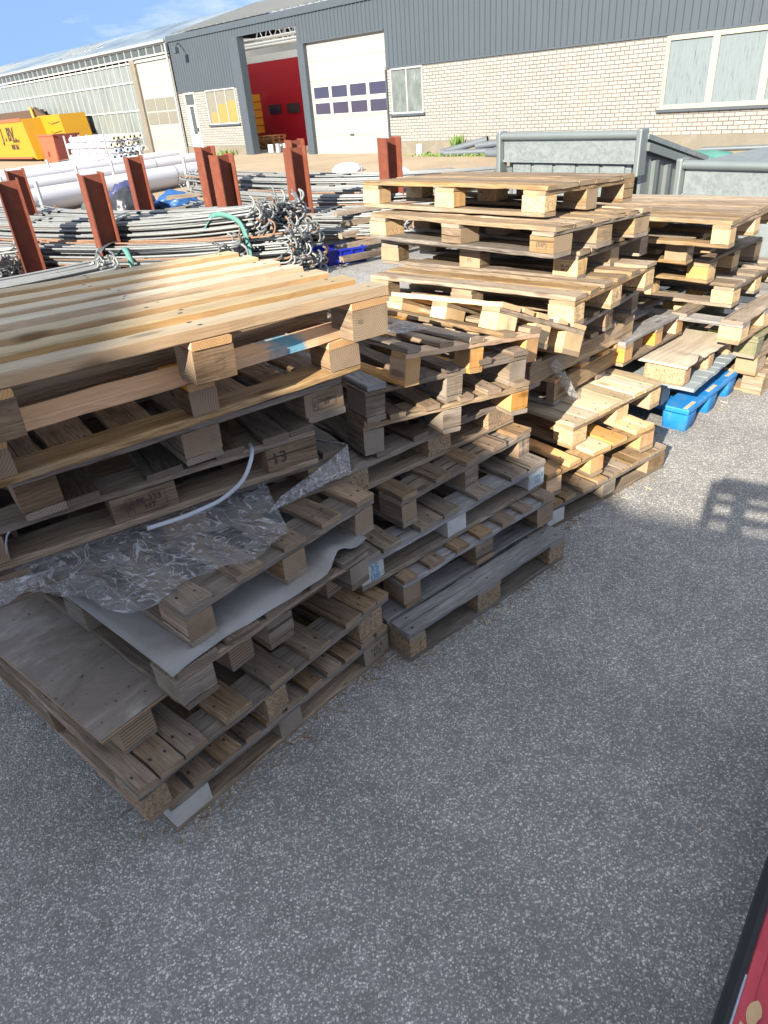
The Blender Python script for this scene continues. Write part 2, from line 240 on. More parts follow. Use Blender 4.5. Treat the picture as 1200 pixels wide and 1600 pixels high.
# ------------------------------------------------------------------ object helpers
def tag(o,label=None,cat=None,group=None,kind=None):
    if label: o['label']=label
    if cat: o['category']=cat
    if group: o['group']=group
    if kind: o['kind']=kind
    return o
def empty(name,loc,rot=(0,0,0),label=None,cat=None,group=None):
    o=bpy.data.objects.new(name,None); COL.objects.link(o); o.location=loc; o.rotation_euler=rot; o.empty_display_size=.1
    return tag(o,label,cat,group)
def link(name,me,parent=None,loc=(0,0,0),rot=(0,0,0)):
    o=bpy.data.objects.new(name,me); COL.objects.link(o); o.parent=parent; o.location=loc; o.rotation_euler=rot; return o
class MB:
    """collects shapes into one mesh"""
    def __init__(s): s.v=[]; s.f=[]; s.m=[]; s.sm=[]
    def add(s,vs,fs,mi=0,sm=False):
        k=len(s.v); s.v+= [tuple(x) for x in vs]
        for f in fs: s.f.append([i+k for i in f]); s.m.append(mi); s.sm.append(sm)
    def box(s,x0,x1,y0,y1,z0,z1,mi=0,c=0.):
        if c<=0:
            s.add([(x0,y0,z0),(x1,y0,z0),(x1,y1,z0),(x0,y1,z0),(x0,y0,z1),(x1,y0,z1),(x1,y1,z1),(x0,y1,z1)],[(0,3,2,1),(4,5,6,7),(0,1,5,4),(1,2,6,5),(2,3,7,6),(3,0,4,7)],mi)
        else:
            bm=bmesh.new(); bmesh.ops.create_cube(bm,size=1)
            bmesh.ops.scale(bm,vec=(x1-x0,y1-y0,z1-z0),verts=bm.verts); bmesh.ops.translate(bm,vec=((x0+x1)/2,(y0+y1)/2,(z0+z1)/2),verts=bm.verts)
            bmesh.ops.bevel(bm,geom=bm.edges[:],offset=c,segments=2,affect='EDGES',profile=.5)
            bm.verts.index_update(); s.add([v.co[:] for v in bm.verts],[[v.index for v in f.verts] for f in bm.faces],mi); bm.free()
    def prism(s,poly,a,b,axis='y',mi=0):
        n=len(poly)
        def P(p,t): return (p[0],t,p[1]) if axis=='y' else ((t,p[0],p[1]) if axis=='x' else (p[0],p[1],t))
        vs=[P(p,a) for p in poly]+[P(p,b) for p in poly]
        s.add(vs,[list(range(n))[::-1],list(range(n,2*n))]+[[i,(i+1)%n,n+(i+1)%n,n+i] for i in range(n)],mi)
    def tube(s,pts,r,k=8,mi=0,caps=True,sm=True):
        pts=[Vector(p) for p in pts]; vs=[]; n=len(pts); up=None
        for i,p in enumerate(pts):
            t=(pts[min(i+1,n-1)]-pts[max(i-1,0)]).normalized()
            if up is None: up=Vector((0,0,1)) if abs(t.z)<.9 else Vector((1,0,0))
            a=t.cross(up); 
            if a.length<1e-6: a=t.orthogonal()
            a.normalize(); b=a.cross(t).normalized(); up=b
            rr=r[i] if isinstance(r,(list,tuple)) else r
            for j in range(k):
                th=2*math.pi*j/k; vs.append(p+a*math.cos(th)*rr+b*math.sin(th)*rr)
        fs=[[i*k+j,i*k+(j+1)%k,(i+1)*k+(j+1)%k,(i+1)*k+j] for i in range(n-1) for j in range(k)]
        s.add(vs,fs,mi,sm)
        if caps: s.add(vs[:k],[list(range(k))[::-1]],mi); s.add(vs[-k:],[list(range(k))],mi)
    def grid(s,rows,mi=0,sm=True,close=False):
        m=len(rows[0]); vs=[p for r in rows for p in r]
        s.add(vs,[[i*m+j,i*m+(j+1)%m,(i+1)*m+(j+1)%m,(i+1)*m+j] for i in range(len(rows)-1) for j in range(m if close else m-1)],mi,sm)
    def build(s,name,mats,parent=None,loc=(0,0,0),rot=(0,0,0)):
        me=bpy.data.meshes.new(name); me.from_pydata(s.v,[],s.f)
        for m in (mats if isinstance(mats,(list,tuple)) else [mats]): me.materials.append(mt(m))
        me.polygons.foreach_set('material_index',s.m); me.polygons.foreach_set('use_smooth',s.sm); me.update()
        return link(name,me,parent,loc,rot)
def solidify(o,t):
    md=o.modifiers.new('thickness','SOLIDIFY'); md.thickness=t; md.offset=0; return o

def board_mesh(Ln,Wd,T,rg,wear=1.,nails=(),segs=7,rough_end=.0):
    """one sawn board, grain along local X, centred; slots 0 face, 1 end grain, 2 nail"""
    c=.0018+.0022*wear*rg.random(); hw,ht=Wd/2,T/2
    prof=[(-hw+c,-ht),(hw-c,-ht),(hw,-ht+c),(hw,ht-c),(hw-c,ht),(-hw+c,ht),(-hw,ht-c),(-hw,-ht+c)]
    bow=(rg.random()-.5)*.006*wear*min(1,Ln); bowy=(rg.random()-.5)*.005*wear*min(1,Ln); tw=(rg.random()-.5)*.02*wear*min(1,Ln)
    vs=[];fs=[];mi=[]
    for i in range(segs+1):
        t=i/segs; x=-Ln/2+Ln*t; q=4*t*(1-t)
        for (y,z) in prof:
            e=.0009*wear
            dx=(rg.random()-.5)*2*rough_end if i in (0,segs) else 0
            a=tw*(t-.5); vs.append((x+dx,y+bowy*q+rg.gauss(0,e)-z*a,z+bow*q+rg.gauss(0,e*.7)+y*a))
    for i in range(segs+1):          # knocked corners and splintered arrises
        for j0 in (1,3,5,7):
            if rg.random()<.09*wear:
                dy=rg.uniform(.0005,.0022)*min(1.6,wear); dz=rg.uniform(.0005,.0018)*min(1.6,wear)
                for j in (j0,(j0+1)%8):
                    x,y,z=vs[i*8+j]; vs[i*8+j]=(x,y-math.copysign(dy,y),z-math.copysign(min(dz,ht*.5),z))
    for i in range(segs):
        for j in range(8): fs.append([i*8+j,i*8+(j+1)%8,(i+1)*8+(j+1)%8,(i+1)*8+j]); mi.append(0)
    fs.append([7,6,5,4,3,2,1,0]); mi.append(1); k=segs*8; fs.append([k+j for j in range(8)]); mi.append(1)
    for (nx,ny) in nails:
        t=(nx+Ln/2)/Ln; q=4*t*(1-t); z0=ht+bow*q+.0006+ny*tw*(t-.5); b=len(vs); r=.0032+.0022*rg.random()
        for j in range(6): th=math.pi*j/3; vs.append((nx+r*1.5*math.cos(th),ny+bowy*q+r*math.sin(th),z0))
        fs.append([b+j for j in range(6)]); mi.append(2)
    me=bpy.data.meshes.new('board'); me.from_pydata(vs,[],fs); me.polygons.foreach_set('material_index',mi); me.update(); return me
def board(name,parent,axis,lo,hi,o0,o1,z0,z1,mat,rg,wear=1.,nails=(),rough_end=.0):
    """board of a pallet: runs along axis (u or v) from lo to hi, across from o0 to o1"""
    Ln,Wd=hi-lo,o1-o0; segs=16 if Ln>.4 else 4
    me=board_mesh(Ln,Wd,z1-z0,rg,wear,nails,segs,rough_end)
    if mat=='bleached':      # weather-bleached upper face, fresher sawn sides
        for m in ('wood_fresh','wood_fresh_end','nail','wood_pale'): me.materials.append(mt(m))
        for p in me.polygons:
            if p.normal.z>.5 and p.material_index==0: p.material_index=3
    else:
        ends=mat+'_end' if mat+'_end' in MATS else mat
        for m in (mat,ends,'nail'): me.materials.append(mt(m))
    cx,cy=(lo+hi)/2,(o0+o1)/2
    if axis=='u': loc,rz=(cx,cy,(z0+z1)/2),0.
    else: loc,rz=(cy,cx,(z0+z1)/2),math.pi/2
    o=link(name,me,parent,loc,(0,0,rz+rg.gauss(0,.0025)*wear)); return o

# pose of every pallet: near corner x,y,z, yaw, tilt of the u end, tilt of the v end (deg), U, V
PAL={
'A1':(-0.717,1.318,0.000,46.22,-0.03,-0.03,1.00,1.20),'A2':(-0.757,1.252,0.145,47.44,-0.16,0.00,1.10,1.20),'A3':(-0.833,1.372,0.291,48.8,-0.4,0.1,0.98,1.20),
'A4':(-0.605,1.380,0.451,46.77,-1.03,0.00,0.78,1.20),'A5':(-0.574,1.472,0.603,46.84,-1.15,1.2,0.79,1.20),'A6':(-1.137,1.527,0.743,30.99,-0.73,-0.01,1.20,0.80),
'A7':(-1.244,1.419,0.880,29.5,0.0,0.0,1.20,0.80),'A8':(-0.921,1.530,1.027,34.82,-0.76,0.6,1.00,1.20),'A9':(-1.010,1.355,1.176,35.46,-0.32,0.13,1.20,1.00),'A10':(-0.874,1.297,1.329,38.84,-2.27,0.77,1.20,0.90),
'B1':(0.057,1.966,0.000,38.03,0.04,-0.04,0.96,1.20),'B2':(0.052,2.106,0.151,36.43,1.2,0.02,0.90,1.20),'B3':(-0.103,2.052,0.298,37.45,0.94,-0.16,1.06,1.20),'B4':(0.071,2.244,0.444,40.17,-0.05,0.08,0.80,1.20),
'B5':(-0.179,2.217,0.588,37.05,-0.00,-0.12,1.00,1.20),'B6':(-0.054,2.330,0.730,28.07,-3.21,0.20,0.80,1.20),'B7':(-0.035,2.327,0.866,31.48,-4.12,0.27,0.80,1.20),'B8':(0.114,2.336,0.990,40.27,-9.2,-0.44,0.80,1.20),
'B9':(0.514,2.742,1.014,36.2,-22.5,-4.9,0.62,0.70),
'C10':(0.924,3.631,1.313,42.08,-3.12,-0.14,0.88,1.32),'C9':(0.910,3.384,1.164,39.95,-2.48,-0.26,0.88,1.32),'C8':(1.084,3.546,1.010,46.8,-2.2,-0.6,0.88,1.32),'C7':(0.975,3.195,0.880,45.17,-0.6,-0.9,0.88,1.32),
'C6':(1.032,3.317,0.722,50.14,-1.2,0.00,0.87,1.30),'C5':(0.779,3.208,0.578,42.01,-0.74,-0.09,1.02,1.20),'C4':(0.933,3.307,0.438,44.61,-0.46,-0.25,1.02,1.20),
'D3':(0.977,3.080,0.288,37.54,-0.9,0.3,0.80,1.20),'D2':(0.796,2.846,0.150,31.82,1.2,-0.09,0.80,1.20),'D1':(0.794,2.785,0.0,34.50,-0.05,-0.02,0.95,1.20),
'E1':(1.875,3.727,0.0,44.21,-0.1,0.06,0.80,1.20),'E2':(1.861,3.698,0.152,45.74,-0.6,0.00,0.84,1.20),'E3':(1.813,3.733,0.293,43.99,-1.6,-0.08,0.80,1.20),
'F1':(2.570,4.181,0.0,42.71,0,0,0.80,1.20),'F2':(2.499,4.177,0.140,42.00,0,0,0.80,1.20),'F3':(2.440,4.121,0.282,42.00,0,0,0.80,1.20),'F4':(2.233,3.964,0.440,42.00,0.38,-0.21,0.80,1.20),
'F5':(2.286,4.235,0.590,42.6,0.29,-0.40,0.80,1.20),'F6':(2.128,4.289,0.738,41.2,0.15,-0.15,0.80,1.20),'F7':(1.943,4.216,0.883,42.9,0.18,-0.25,0.80,1.20),'F8':(2.031,3.913,1.022,43.00,0.94,-0.66,0.80,1.20),
'G1':(1.454,3.752,0.448,44.09,-1.77,-0.11,0.80,1.00)}
H=.144
def pal_matrix(key):
    x,y,z,yaw,tu,tv,U,V=PAL[key]
    m=Matrix.Rotation(rad(yaw),3,'Z')@Matrix.Rotation(-rad(tu),3,'Y')@Matrix.Rotation(rad(tv),3,'X'); return (x,y,z),m,U,V
def contig(U,n,rg,gap=.004):
    ws=[1+.35*(rg.random()-.5) for _ in range(n)]; t=sum(ws); out=[];x=0
    for w in ws: d=w/t*U; out.append((x,x+d-gap*rg.random()-.001)); x+=d
    return out
def spaced(U,n,w):
    return [(i*(U-w)/(n-1),i*(U-w)/(n-1)+w) for i in range(n)]
PO={}
def pallet(key,name,label,deck,planks,blocks,bottom='v',mats=('wood_grey',)*4,group=None,T=.022,ST=.022,BT=.022,vbl=None,wear=1.35,style='block',plankmats=None,bmats=None,deck_lo=0.,deck_hi=None,rough_end=.0025):
    loc,m,U,V=pal_matrix(key); rg=random.Random(key)
    P=empty(name,loc,m.to_euler(),label,'pallet',group)
    md,ms,mb,mo=mats; zb0=BT if bottom else 0.; zd0=H-T; zs0=zd0-ST
    if vbl is None: vbl=[(0,.135),(V/2-.07,V/2+.07),(V-.135,V)]
    ubl=blocks; O={}
    if style=='block':
        for i,(a,b) in enumerate(ubl):
            for j,(c,d) in enumerate(vbl):
                mm=(bmats or {}).get((i,j),mb); ax='u' if rg.random()<.5 else 'v'
                jv=.003*rg.random(); w=wear*.6
                if ax=='u': o=board('block',P,'u',a,b,c+jv,d,zb0,zs0,mm,rg,w)
                else: o=board('block',P,'v',c+jv,d,a,b,zb0,zs0,mm,rg,w)
                O[(i,j)]=o
        if ST>0:
            if deck=='v':
                for (c,d) in vbl: board('stringer_board',P,'u',-.003*rg.random(),U,c+.001,d-.012*rg.random(),zs0,zd0,ms,rg,wear,rough_end=rough_end)
            else:
                for (a,b) in ubl: board('stringer_board',P,'v',-.001,V,a,b-.004*rg.random(),zs0,zd0,ms,rg,wear)
    else:
        for (c,d) in vbl: board('stringer_beam',P,'u',0,U,c,d,zb0,zd0,mb,rg,wear)
    hi=deck_hi or (V if deck=='v' else U)
    for k,(a,b) in enumerate(planks):
        nl=[]; spots=vbl if deck=='v' else ubl; ln=hi-deck_lo; mid=(hi+deck_lo)/2
        for (c,d) in spots:
            for q in (-.25,.28):
                nl.append(((c+d)/2-mid+rg.uniform(-.03,.03),(b-a)*q+rg.uniform(-.006,.006)))
        if deck=='u' : pass
        pm=(plankmats or {}).get(k,md); e=.008*rg.random()*wear
        board('deck_board',P,deck,deck_lo-e*.5,hi-e,a,b,zd0,H+rg.uniform(-.001,.001),pm,rg,wear,nl,rough_end)
    if bottom:
        lst=[]
        if 'v' in bottom: lst+=[('v',a,b) for a,b in ubl]
        if 'u' in bottom: lst+=[('u',c,d) for c,d in vbl]
        if bottom=='perim':
            lst=[('u',0,.12),('u',V-.12,V),('v',0,.12),('v',U-.12,U)]
        for (ax,a,b) in lst:
            if ax=='v':
                l0,l1=(0,V) if bottom!='perim' else (.121,V-.121)
                board('bottom_board',P,'v',l0,l1,a+.001,b,0,BT,mo,rg,wear)
            else: board('bottom_board',P,'u',-.002,U,a+.002,b,0,BT,mo,rg,wear)
    PO[key]=(P,O); return P,O
def E4(a,b,c,d): return (a,b,c,d)
OLD=('wood_grey',)*4; BRN=('wood_brown','wood_brown','wood_brown','wood_grey'); FR=('wood_fresh',)*4; TAN=('wood_tan',)*4
EB=lambda U:[(0,.088),(U/2-.05,U/2+.05),(U-.088,U)]
# ---- front stack A
GA='pallets of the front stack'
pallet('A1','wooden_pallet','grey perimeter-base pallet on the asphalt with a pale near block, lowest of the front stack','v',[(0,.07),(.085,.165),(.19,.275),(.295,.36),(.38,.455),(.475,.545),(.57,.64),(.665,.74),(.76,.83),(.85,.925),(.935,1.0)],[(0,.135),(.43,.53),(.86,1.0)],'perim',('wood_brown','wood_grey','wood_grey','wood_grey'),GA,bmats={(0,0):'white_paint_worn'})
pallet('A2','wooden_pallet','brown pallet with wide nailed planks sticking out under the dirty plywood sheet','v',[(0,.068),(.074,.155),(.159,.24),(.31,.416),(.50,.604),(.67,.778),(.865,.95),(.954,1.03),(1.034,1.1)],[(.0,.085),(.47,.56),(.93,1.06)],'v',('wood_brown','wood_grey','wood_brown','wood_brown'),GA,BT=.016,bmats={(0,0):'chipboard_old',(1,0):'chipboard_old',(2,0):'chipboard_old'})
def sheet_pallet():
    loc,m,U,V=pal_matrix('A3'); rg=random.Random(3)
    P=empty('plywood_pallet',loc,m.to_euler(),'pallet topped by one dirty plywood sheet on laminated blocks near the asphalt','pallet',GA)
    for a,b in ((.02,.13),(.43,.53),(.90,1.0)):
        for c,d in ((0,.12),(.54,.66),(1.08,1.2)): board('block',P,'u',a,b,c,d,.016,.128,'plywood_edge',rg,.6)
        board('bottom_board',P,'v',0,1.2,a,b,0,.016,'wood_grey',rg,.8)
    mb=MB(); n=14; rows=[]
    for i in range(n+1):
        v=-.036+1.24*i/n; rows.append([(-.043+1.06*j/10,v,.1455+.004*math.sin(3*j/10+v*4)) for j in range(11)])
    mb.grid(rows,0,True); lo=[[(x,y,z-.016) for x,y,z in r] for r in rows]; mb.grid([r[::-1] for r in lo],0,True)
    ring=[rows[0][j] for j in range(11)]+[rows[i][10] for i in range(1,n+1)]+[rows[n][j] for j in range(9,-1,-1)]+[rows[i][0] for i in range(n-1,0,-1)]
    mb.grid([[(x,y,z-.016) for x,y,z in ring],ring],1,False,True)
    mb.build('plywood_sheet',['dirty_plywood','plywood_edge'],P)
sheet_pallet()
pallet('A4','wooden_pallet','crumbling dark grey pallet carrying a corrugated paper sheet in the front stack','v',[(0,.14),(.165,.289),(.32,.473),(.50,.615),(.645,.78)],[(0,.115),(.32,.42),(.69,.78)],'v',('wood_dark','wood_grey','wood_grey','wood_dark'),GA,wear=1.9,rough_end=.006)
pallet('A5','wooden_pallet','pallet with five short spaced planks standing on the corrugated paper sheet','v',[(0,.098),(.185,.285),(.37,.46),(.535,.63),(.705,.79)],[(0,.09),(.36,.455),(.69,.78)],'v',('wood_brown','wood_grey','wood_brown','wood_grey'),GA,plankmats={0:'wood_grey'})
pallet('A6','wooden_pallet','pallet bandaged in crinkled stretch film at its right end, front stack','v',[(0,.14),(.3,.42),(.55,.65),(.8,.9),(1.0,1.09),(1.1,1.2)],[(0,.15),(.53,.67),(1.04,1.2)],'u',('wood_dark','wood_grey','wood_brown','wood_grey'),GA)
pallet('A7','wooden_pallet','dark pallet with the number 13 handwritten on a block, front stack','v',[(0,.11),(.13,.24),(.42,.53),(.66,.77),(.87,.96),(1.02,1.11),(1.114,1.2)],[(0,.266),(.547,.735),(1.027,1.2)],'u',('wood_dark','wood_grey','wood_brown','wood_grey'),GA,plankmats={0:'wood_silver',1:'wood_silver'})
pallet('A8','wooden_pallet','thin decked pallet with a stamped right block beneath the orange-brown slats','v',[(0,.1),(.12,.24),(.29,.41),(.47,.56),(.61,.72),(.77,.86),(.9,1.0)],[(0,.104),(.446,.562),(.854,1.0)],'v',('wood_brown','wood_grey','wood_brown','wood_grey'),GA)
pallet('A9','wooden_pallet','slatted orange-brown pallet with blue paint on its front slat, second from top','u',[(0,.1),(.19,.28),(.37,.47),(.55,.65),(.73,.82),(.9,1.0)],[(0,.19),(.64,.72),(1.09,1.2)],'u',('wood_orange','wood_orange','wood_brown','wood_tan'),GA,T=.03,vbl=[(0,.11),(.45,.55),(.89,1.0)],deck_hi=1.22,plankmats={0:'wood_orange',1:'wood_tan'})
pallet('A10','wooden_pallet','pale new pallet of seven thick long slats crowning the front stack','u',[(.0,.068),(.137,.205),(.275,.343),(.412,.480),(.55,.616),(.688,.756),(.83,.9)],[(0,.15),(.561,.676),(1.064,1.2)],'',('bleached','wood_orange','wood_brown','wood_tan'),GA,T=.034,ST=.02,wear=.9,vbl=[(0,.1),(.4,.5),(.8,.9)],bmats={(2,0):'wood_tan'})
def paint_smear():
    P,O=PO['A9']; sl=[o for o in P.children if o.name.startswith('deck_board')][0]
    M=MATS['wood_orange'].copy(); M.name='wood_blue_smear'; MATS['wood_blue_smear']=M; t=M.node_tree; b=t.nodes['Principled BSDF']; src=b.inputs['Base Color'].links[0].from_socket
    tc=t.nodes.new('ShaderNodeTexCoord'); mp=t.nodes.new('ShaderNodeMapping'); mp.inputs['Location'].default_value=(-.36,0,0); nz=t.nodes.new('ShaderNodeTexNoise'); nz.inputs['Scale'].default_value=22; nz.inputs['Detail'].default_value=5
    sx=t.nodes.new('ShaderNodeSeparateXYZ'); ab=t.nodes.new('ShaderNodeMath'); ab.operation='ABSOLUTE'; mu=t.nodes.new('ShaderNodeMath'); mu.operation='MULTIPLY_ADD'; mu.inputs[1].default_value=-6.; mu.inputs[2].default_value=.62
    ad=t.nodes.new('ShaderNodeMath'); ad.operation='ADD'; rp=t.nodes.new('ShaderNodeValToRGB'); rp.color_ramp.elements[0].position=.62; rp.color_ramp.elements[1].position=1.0; rp.color_ramp.elements[1].color=(.85,.85,.85,1)
    mx=t.nodes.new('ShaderNodeMix'); mx.data_type='RGBA'; mx.inputs[7].default_value=(.03,.22,.33,1)
    l=t.links.new; l(tc.outputs['Object'],mp.inputs['Vector']); l(tc.outputs['Object'],nz.inputs['Vector']); l(mp.outputs[0],sx.inputs[0]); l(sx.outputs[0],ab.inputs[0]); l(ab.outputs[0],mu.inputs[0]); l(mu.outputs[0],ad.inputs[0]); l(nz.outputs['Fac'],ad.inputs[1]); l(ad.outputs[0],rp.inputs['Fac']); l(rp.outputs['Color'],mx.inputs[0]); l(src,mx.inputs[6]); l(mx.outputs[2],b.inputs['Base Color'])
    sl.data.materials[0]=M; sl['label']='front slat smeared with blue paint'
paint_smear()
# ---- middle stack B
GB='pallets of the middle stack'
pallet('B1','wooden_pallet','silver-grey pallet of long planks on the asphalt, lowest of the middle stack','u',[(0,.105),(.125,.245),(.30,.40),(.47,.58),(.7,.8),(.9,1.0),(1.1,1.2)],[(0,.085),(.38,.52),(.85,.96)],'u',('wood_silver','wood_grey','chipboard_old','wood_grey'),GB)
pallet('B2','wooden_pallet','narrow grey pallet with seven small plank ends directly above the lowest silver-grey one','v',[(0,.073),(.14,.221),(.288,.361),(.42,.493),(.555,.636),(.685,.751),(.82,.895)],[(0,.088),(.40,.503),(.79,.9)],'v',('wood_brown','wood_silver','wood_brown','wood_brown'),GB)
pallet('B3','wooden_pallet','pallet with flaking white edge and blue numbers on white blocks','v',[(0,.1),(.11,.2),(.3,.42),(.43,.52),(.62,.72),(.83,.93),(.96,1.06)],[(0,.11),(.45,.555),(.955,1.06)],'u',('wood_grey','wood_silver','chipboard_old','wood_grey'),GB,bmats={(0,0):'white_paint_worn',(1,0):'white_paint_worn',(2,0):'white_paint_worn'})
pallet('B4','wooden_pallet','tan-grey pallet with five evenly spaced plank ends above the white edged one','v',[(0,.082),(.185,.272),(.37,.453),(.54,.625),(.7,.8)],[(0,.08),(.365,.449),(.725,.8)],'v',('wood_brown','wood_grey','wood_brown','wood_grey'),GB)
pallet('B5','wooden_pallet','pallet on big brown chipboard blocks with a splintered top edge, middle stack','v',[(.02,.1),(.21,.29),(.40,.48),(.63,.70),(.90,1.0)],[(.03,.165),(.48,.605),(.835,1.0)],'u',('wood_dark','wood_grey','chipboard_old','wood_grey'),GB,wear=1.5)
pallet('B6','wooden_pallet','pallet with an orange grooved right block lit by the sun, middle stack','v',[(0,.075),(.115,.185),(.265,.341),(.44,.51),(.578,.648),(.72,.8)],[(0,.086),(.36,.45),(.71,.8)],'v',('wood_brown','wood_tan','wood_grey','wood_grey'),GB,bmats={(2,0):'wood_orange'})
pallet('B7','wooden_pallet','blackened pallet with a frosty first plank and a knotty block, middle stack','v',[(0,.085),(.2,.27),(.36,.43),(.53,.6),(.72,.8)],[(0,.085),(.374,.455),(.71,.8)],'v',('wood_dark','wood_grey','wood_grey','wood_grey'),GB,plankmats={0:'wood_silver'})
pallet('B8','wooden_pallet','small orange sunlit pallet sagging to the right below the broken yellow one','v',[(0,.07),(.17,.25),(.34,.42),(.54,.62),(.72,.8)],[(0,.075),(.355,.432),(.715,.8)],'v',('wood_tan','wood_orange','wood_orange','wood_orange'),GB,vbl=[(0,.085),(.55,.65),(1.1,1.2)],bmats={(0,0):'wood_orange'},plankmats={0:'wood_grey'})
pallet('B9','wooden_pallet','broken pale yellow pallet tipped steeply to the right on top of the middle stack','v',[(0,.12),(.14,.22),(.25,.33),(.4,.47),(.52,.62)],[(0,.12),(.25,.36),(.48,.62)],'v',('wood_fresh','wood_tan','wood_fresh','wood_tan'),GB,vbl=[(0,.10),(.3,.4),(.6,.7)])
# ---- tall stack C
GC='pallets of the tall stack'
CB=[(0,.10),(.38,.49),(.77,.88)]; CV=[(0,.14),(.59,.73),(1.18,1.32)]
pallet('C10','wooden_pallet','closely planked honey coloured pallet topping the tall stack','v',contig(.88,6,random.Random(1)),CB,'v',('wood_tan','wood_tan','chipboard','wood_tan'),GC,vbl=CV,bmats={(0,1):'wood_fresh',(0,2):'wood_fresh',(1,0):'wood_tan',(2,0):'wood_tan'})
pallet('C9','wooden_pallet','heavily weathered pallet with thick blocks under the honey coloured top one','v',[(0,.15),(.16,.30),(.33,.47),(.51,.62),(.65,.75),(.77,.88)],[(0,.15),(.37,.51),(.73,.88)],'v',('wood_tan','wood_grey','wood_tan','wood_grey'),GC,vbl=CV,wear=1.7,rough_end=.006,bmats={(0,2):'chipboard'})
pallet('C8','wooden_pallet','pallet with a framed stamp on its orange corner block, tall stack','v',[(0,.12),(.135,.21),(.3,.39),(.45,.53),(.6,.7),(.78,.88)],CB,'v',('wood_tan','wood_grey','wood_tan','wood_grey'),GC,vbl=CV,wear=1.4,bmats={(0,0):'wood_fresh'})
pallet('C7','wooden_pallet','pallet on speckled chipboard corner blocks beside the tipped yellow pallet','v',[(0,.12),(.14,.24),(.28,.38),(.42,.53),(.58,.68),(.76,.88)],CB,'v',('wood_tan','wood_tan','chipboard','wood_tan'),GC,vbl=CV,wear=1.3,bmats={(0,1):'wood_tan',(0,2):'wood_tan'})
pallet('C6','wooden_pallet','shaded thin pallet wedged just above the two beam pallets','v',[(0,.1),(.2,.28),(.38,.47),(.56,.64),(.76,.87)],[(0,.1),(.38,.48),(.77,.87)],'v',('wood_tan','wood_grey','wood_brown','wood_grey'),GC)
SB=[(0,.045),(.56,.605),(1.155,1.2)]
pallet('C5','beam_pallet','upper pallet on solid plank beams, with film scrap hanging beside it','v',[(0,.09),(.33,.43),(.55,.63),(.72,.82),(.92,1.02)],[(0,.1),(.46,.56),(.92,1.02)],'v',('wood_tan','wood_tan','wood_tan','wood_grey'),GC,vbl=SB,style='beam')
pallet('C4','beam_pallet','lower pallet on solid plank beams, standing on the rust stained deck','v',[(0,.09),(.27,.36),(.5,.59),(.66,.75),(.8,.89),(.93,1.02)],[(0,.1),(.46,.56),(.92,1.02)],'v',('wood_orange','wood_tan','wood_tan','wood_grey'),GC,vbl=SB,style='beam')
# ---- stack D under C
GD='low pallets under the tall stack'
pallet('D3','wooden_pallet','rust stained closely planked pallet on bright chipboard blocks','v',contig(.8,8,random.Random(5),.003),[(0,.115),(.375,.485),(.70,.80)],'v',('wood_pale','wood_tan','chipboard','wood_tan'),GD,vbl=[(0,.12),(.54,.66),(1.08,1.2)],plankmats={2:'wood_fresh',5:'wood_fresh'})
pallet('D2','wooden_pallet','warped orange-brown pallet between the rust stained one and the ground one','v',[(.0,.09),(.15,.23),(.32,.45),(.47,.58),(.64,.72),(.73,.8)],[(0,.1),(.31,.405),(.69,.8)],'v',('wood_orange','wood_tan','wood_orange','wood_tan'),GD,wear=1.8)
pallet('D1','wooden_pallet','perimeter-base pallet on the ground where the asphalt turns sunny, with a white block','v',[(0,.1),(.12,.2),(.25,.34),(.36,.44)]+[(.47+x,.47+y) for x,y in contig(.48,6,random.Random(9),.004)],[(0,.12),(.42,.52),(.80,.95)],'u',('wood_tan','wood_grey','wood_grey','wood_grey'),GD,bmats={(0,0):'white_paint_worn',(2,0):'wood_tan'})
# ---- E: plastic pallet, grey pallet, pressed-wood pallet
def plastic_pallet():
    loc,m,U,V=pal_matrix('E1')
    P=empty('plastic_pallet',loc,m.to_euler(),'bright blue plastic pallet on the sunny ground','pallet','pallets of the short stack')
    mb=MB(); mb.box(0,U,0,.17,.112,.148,0,.008); mb.box(0,U,.5,.7,.112,.148,0,.008); mb.box(0,U,1.03,V,.112,.148,0,.008)
    for a,b in ((0,.17),(.315,.485),(.63,.8)): mb.box(a+.003,b-.003,.171,1.029,.114,.145,0)
    mb.build('deck','blue_plastic',P)
    for a,b in ((.0,.15),(.335,.475),(.66,.8)):
        for c,d in ((.0,.165),(.52,.68),(1.035,1.2)):
            q=MB(); r=.02
            def ring(g,z):
                out=[]
                for cx,cy,t0 in ((b-r-g,d-r-g,0),(a+r+g,d-r-g,90),(a+r+g,c+r+g,180),(b-r-g,c+r+g,270)):
                    for k in range(5): th=rad(t0+22.5*k); out.append((cx+r*math.cos(th),cy+r*math.sin(th),z))
                return out
            q.grid([ring(.012,0.),ring(.006,.004),ring(.002,.1),ring(.001,.1115)],0,True,True); q.add(ring(.012,0.),[list(range(20))[::-1]])
            q.build('foot','blue_plastic',P)
    for a,b in ((.01,.14),(.345,.47),(.66,.79)):
        q=MB(); q.box(a,b,.015,.04,.1485,.1505); q.build('dirt_patch','dust_brown',P)
plastic_pallet()
pallet('E2','wooden_pallet','grey painted pallet pinched between the blue plastic pallet and the pressed-wood one','v',contig(.84,8,random.Random(12),.003),[(0,.12),(.37,.47),(.72,.84)],mats=('grey_paint','grey_paint','grey_paint','grey_paint'),group='pallets of the short stack',bottom='',wear=1.3,vbl=[(.17,.29),(.55,.67),(1.05,1.17)])
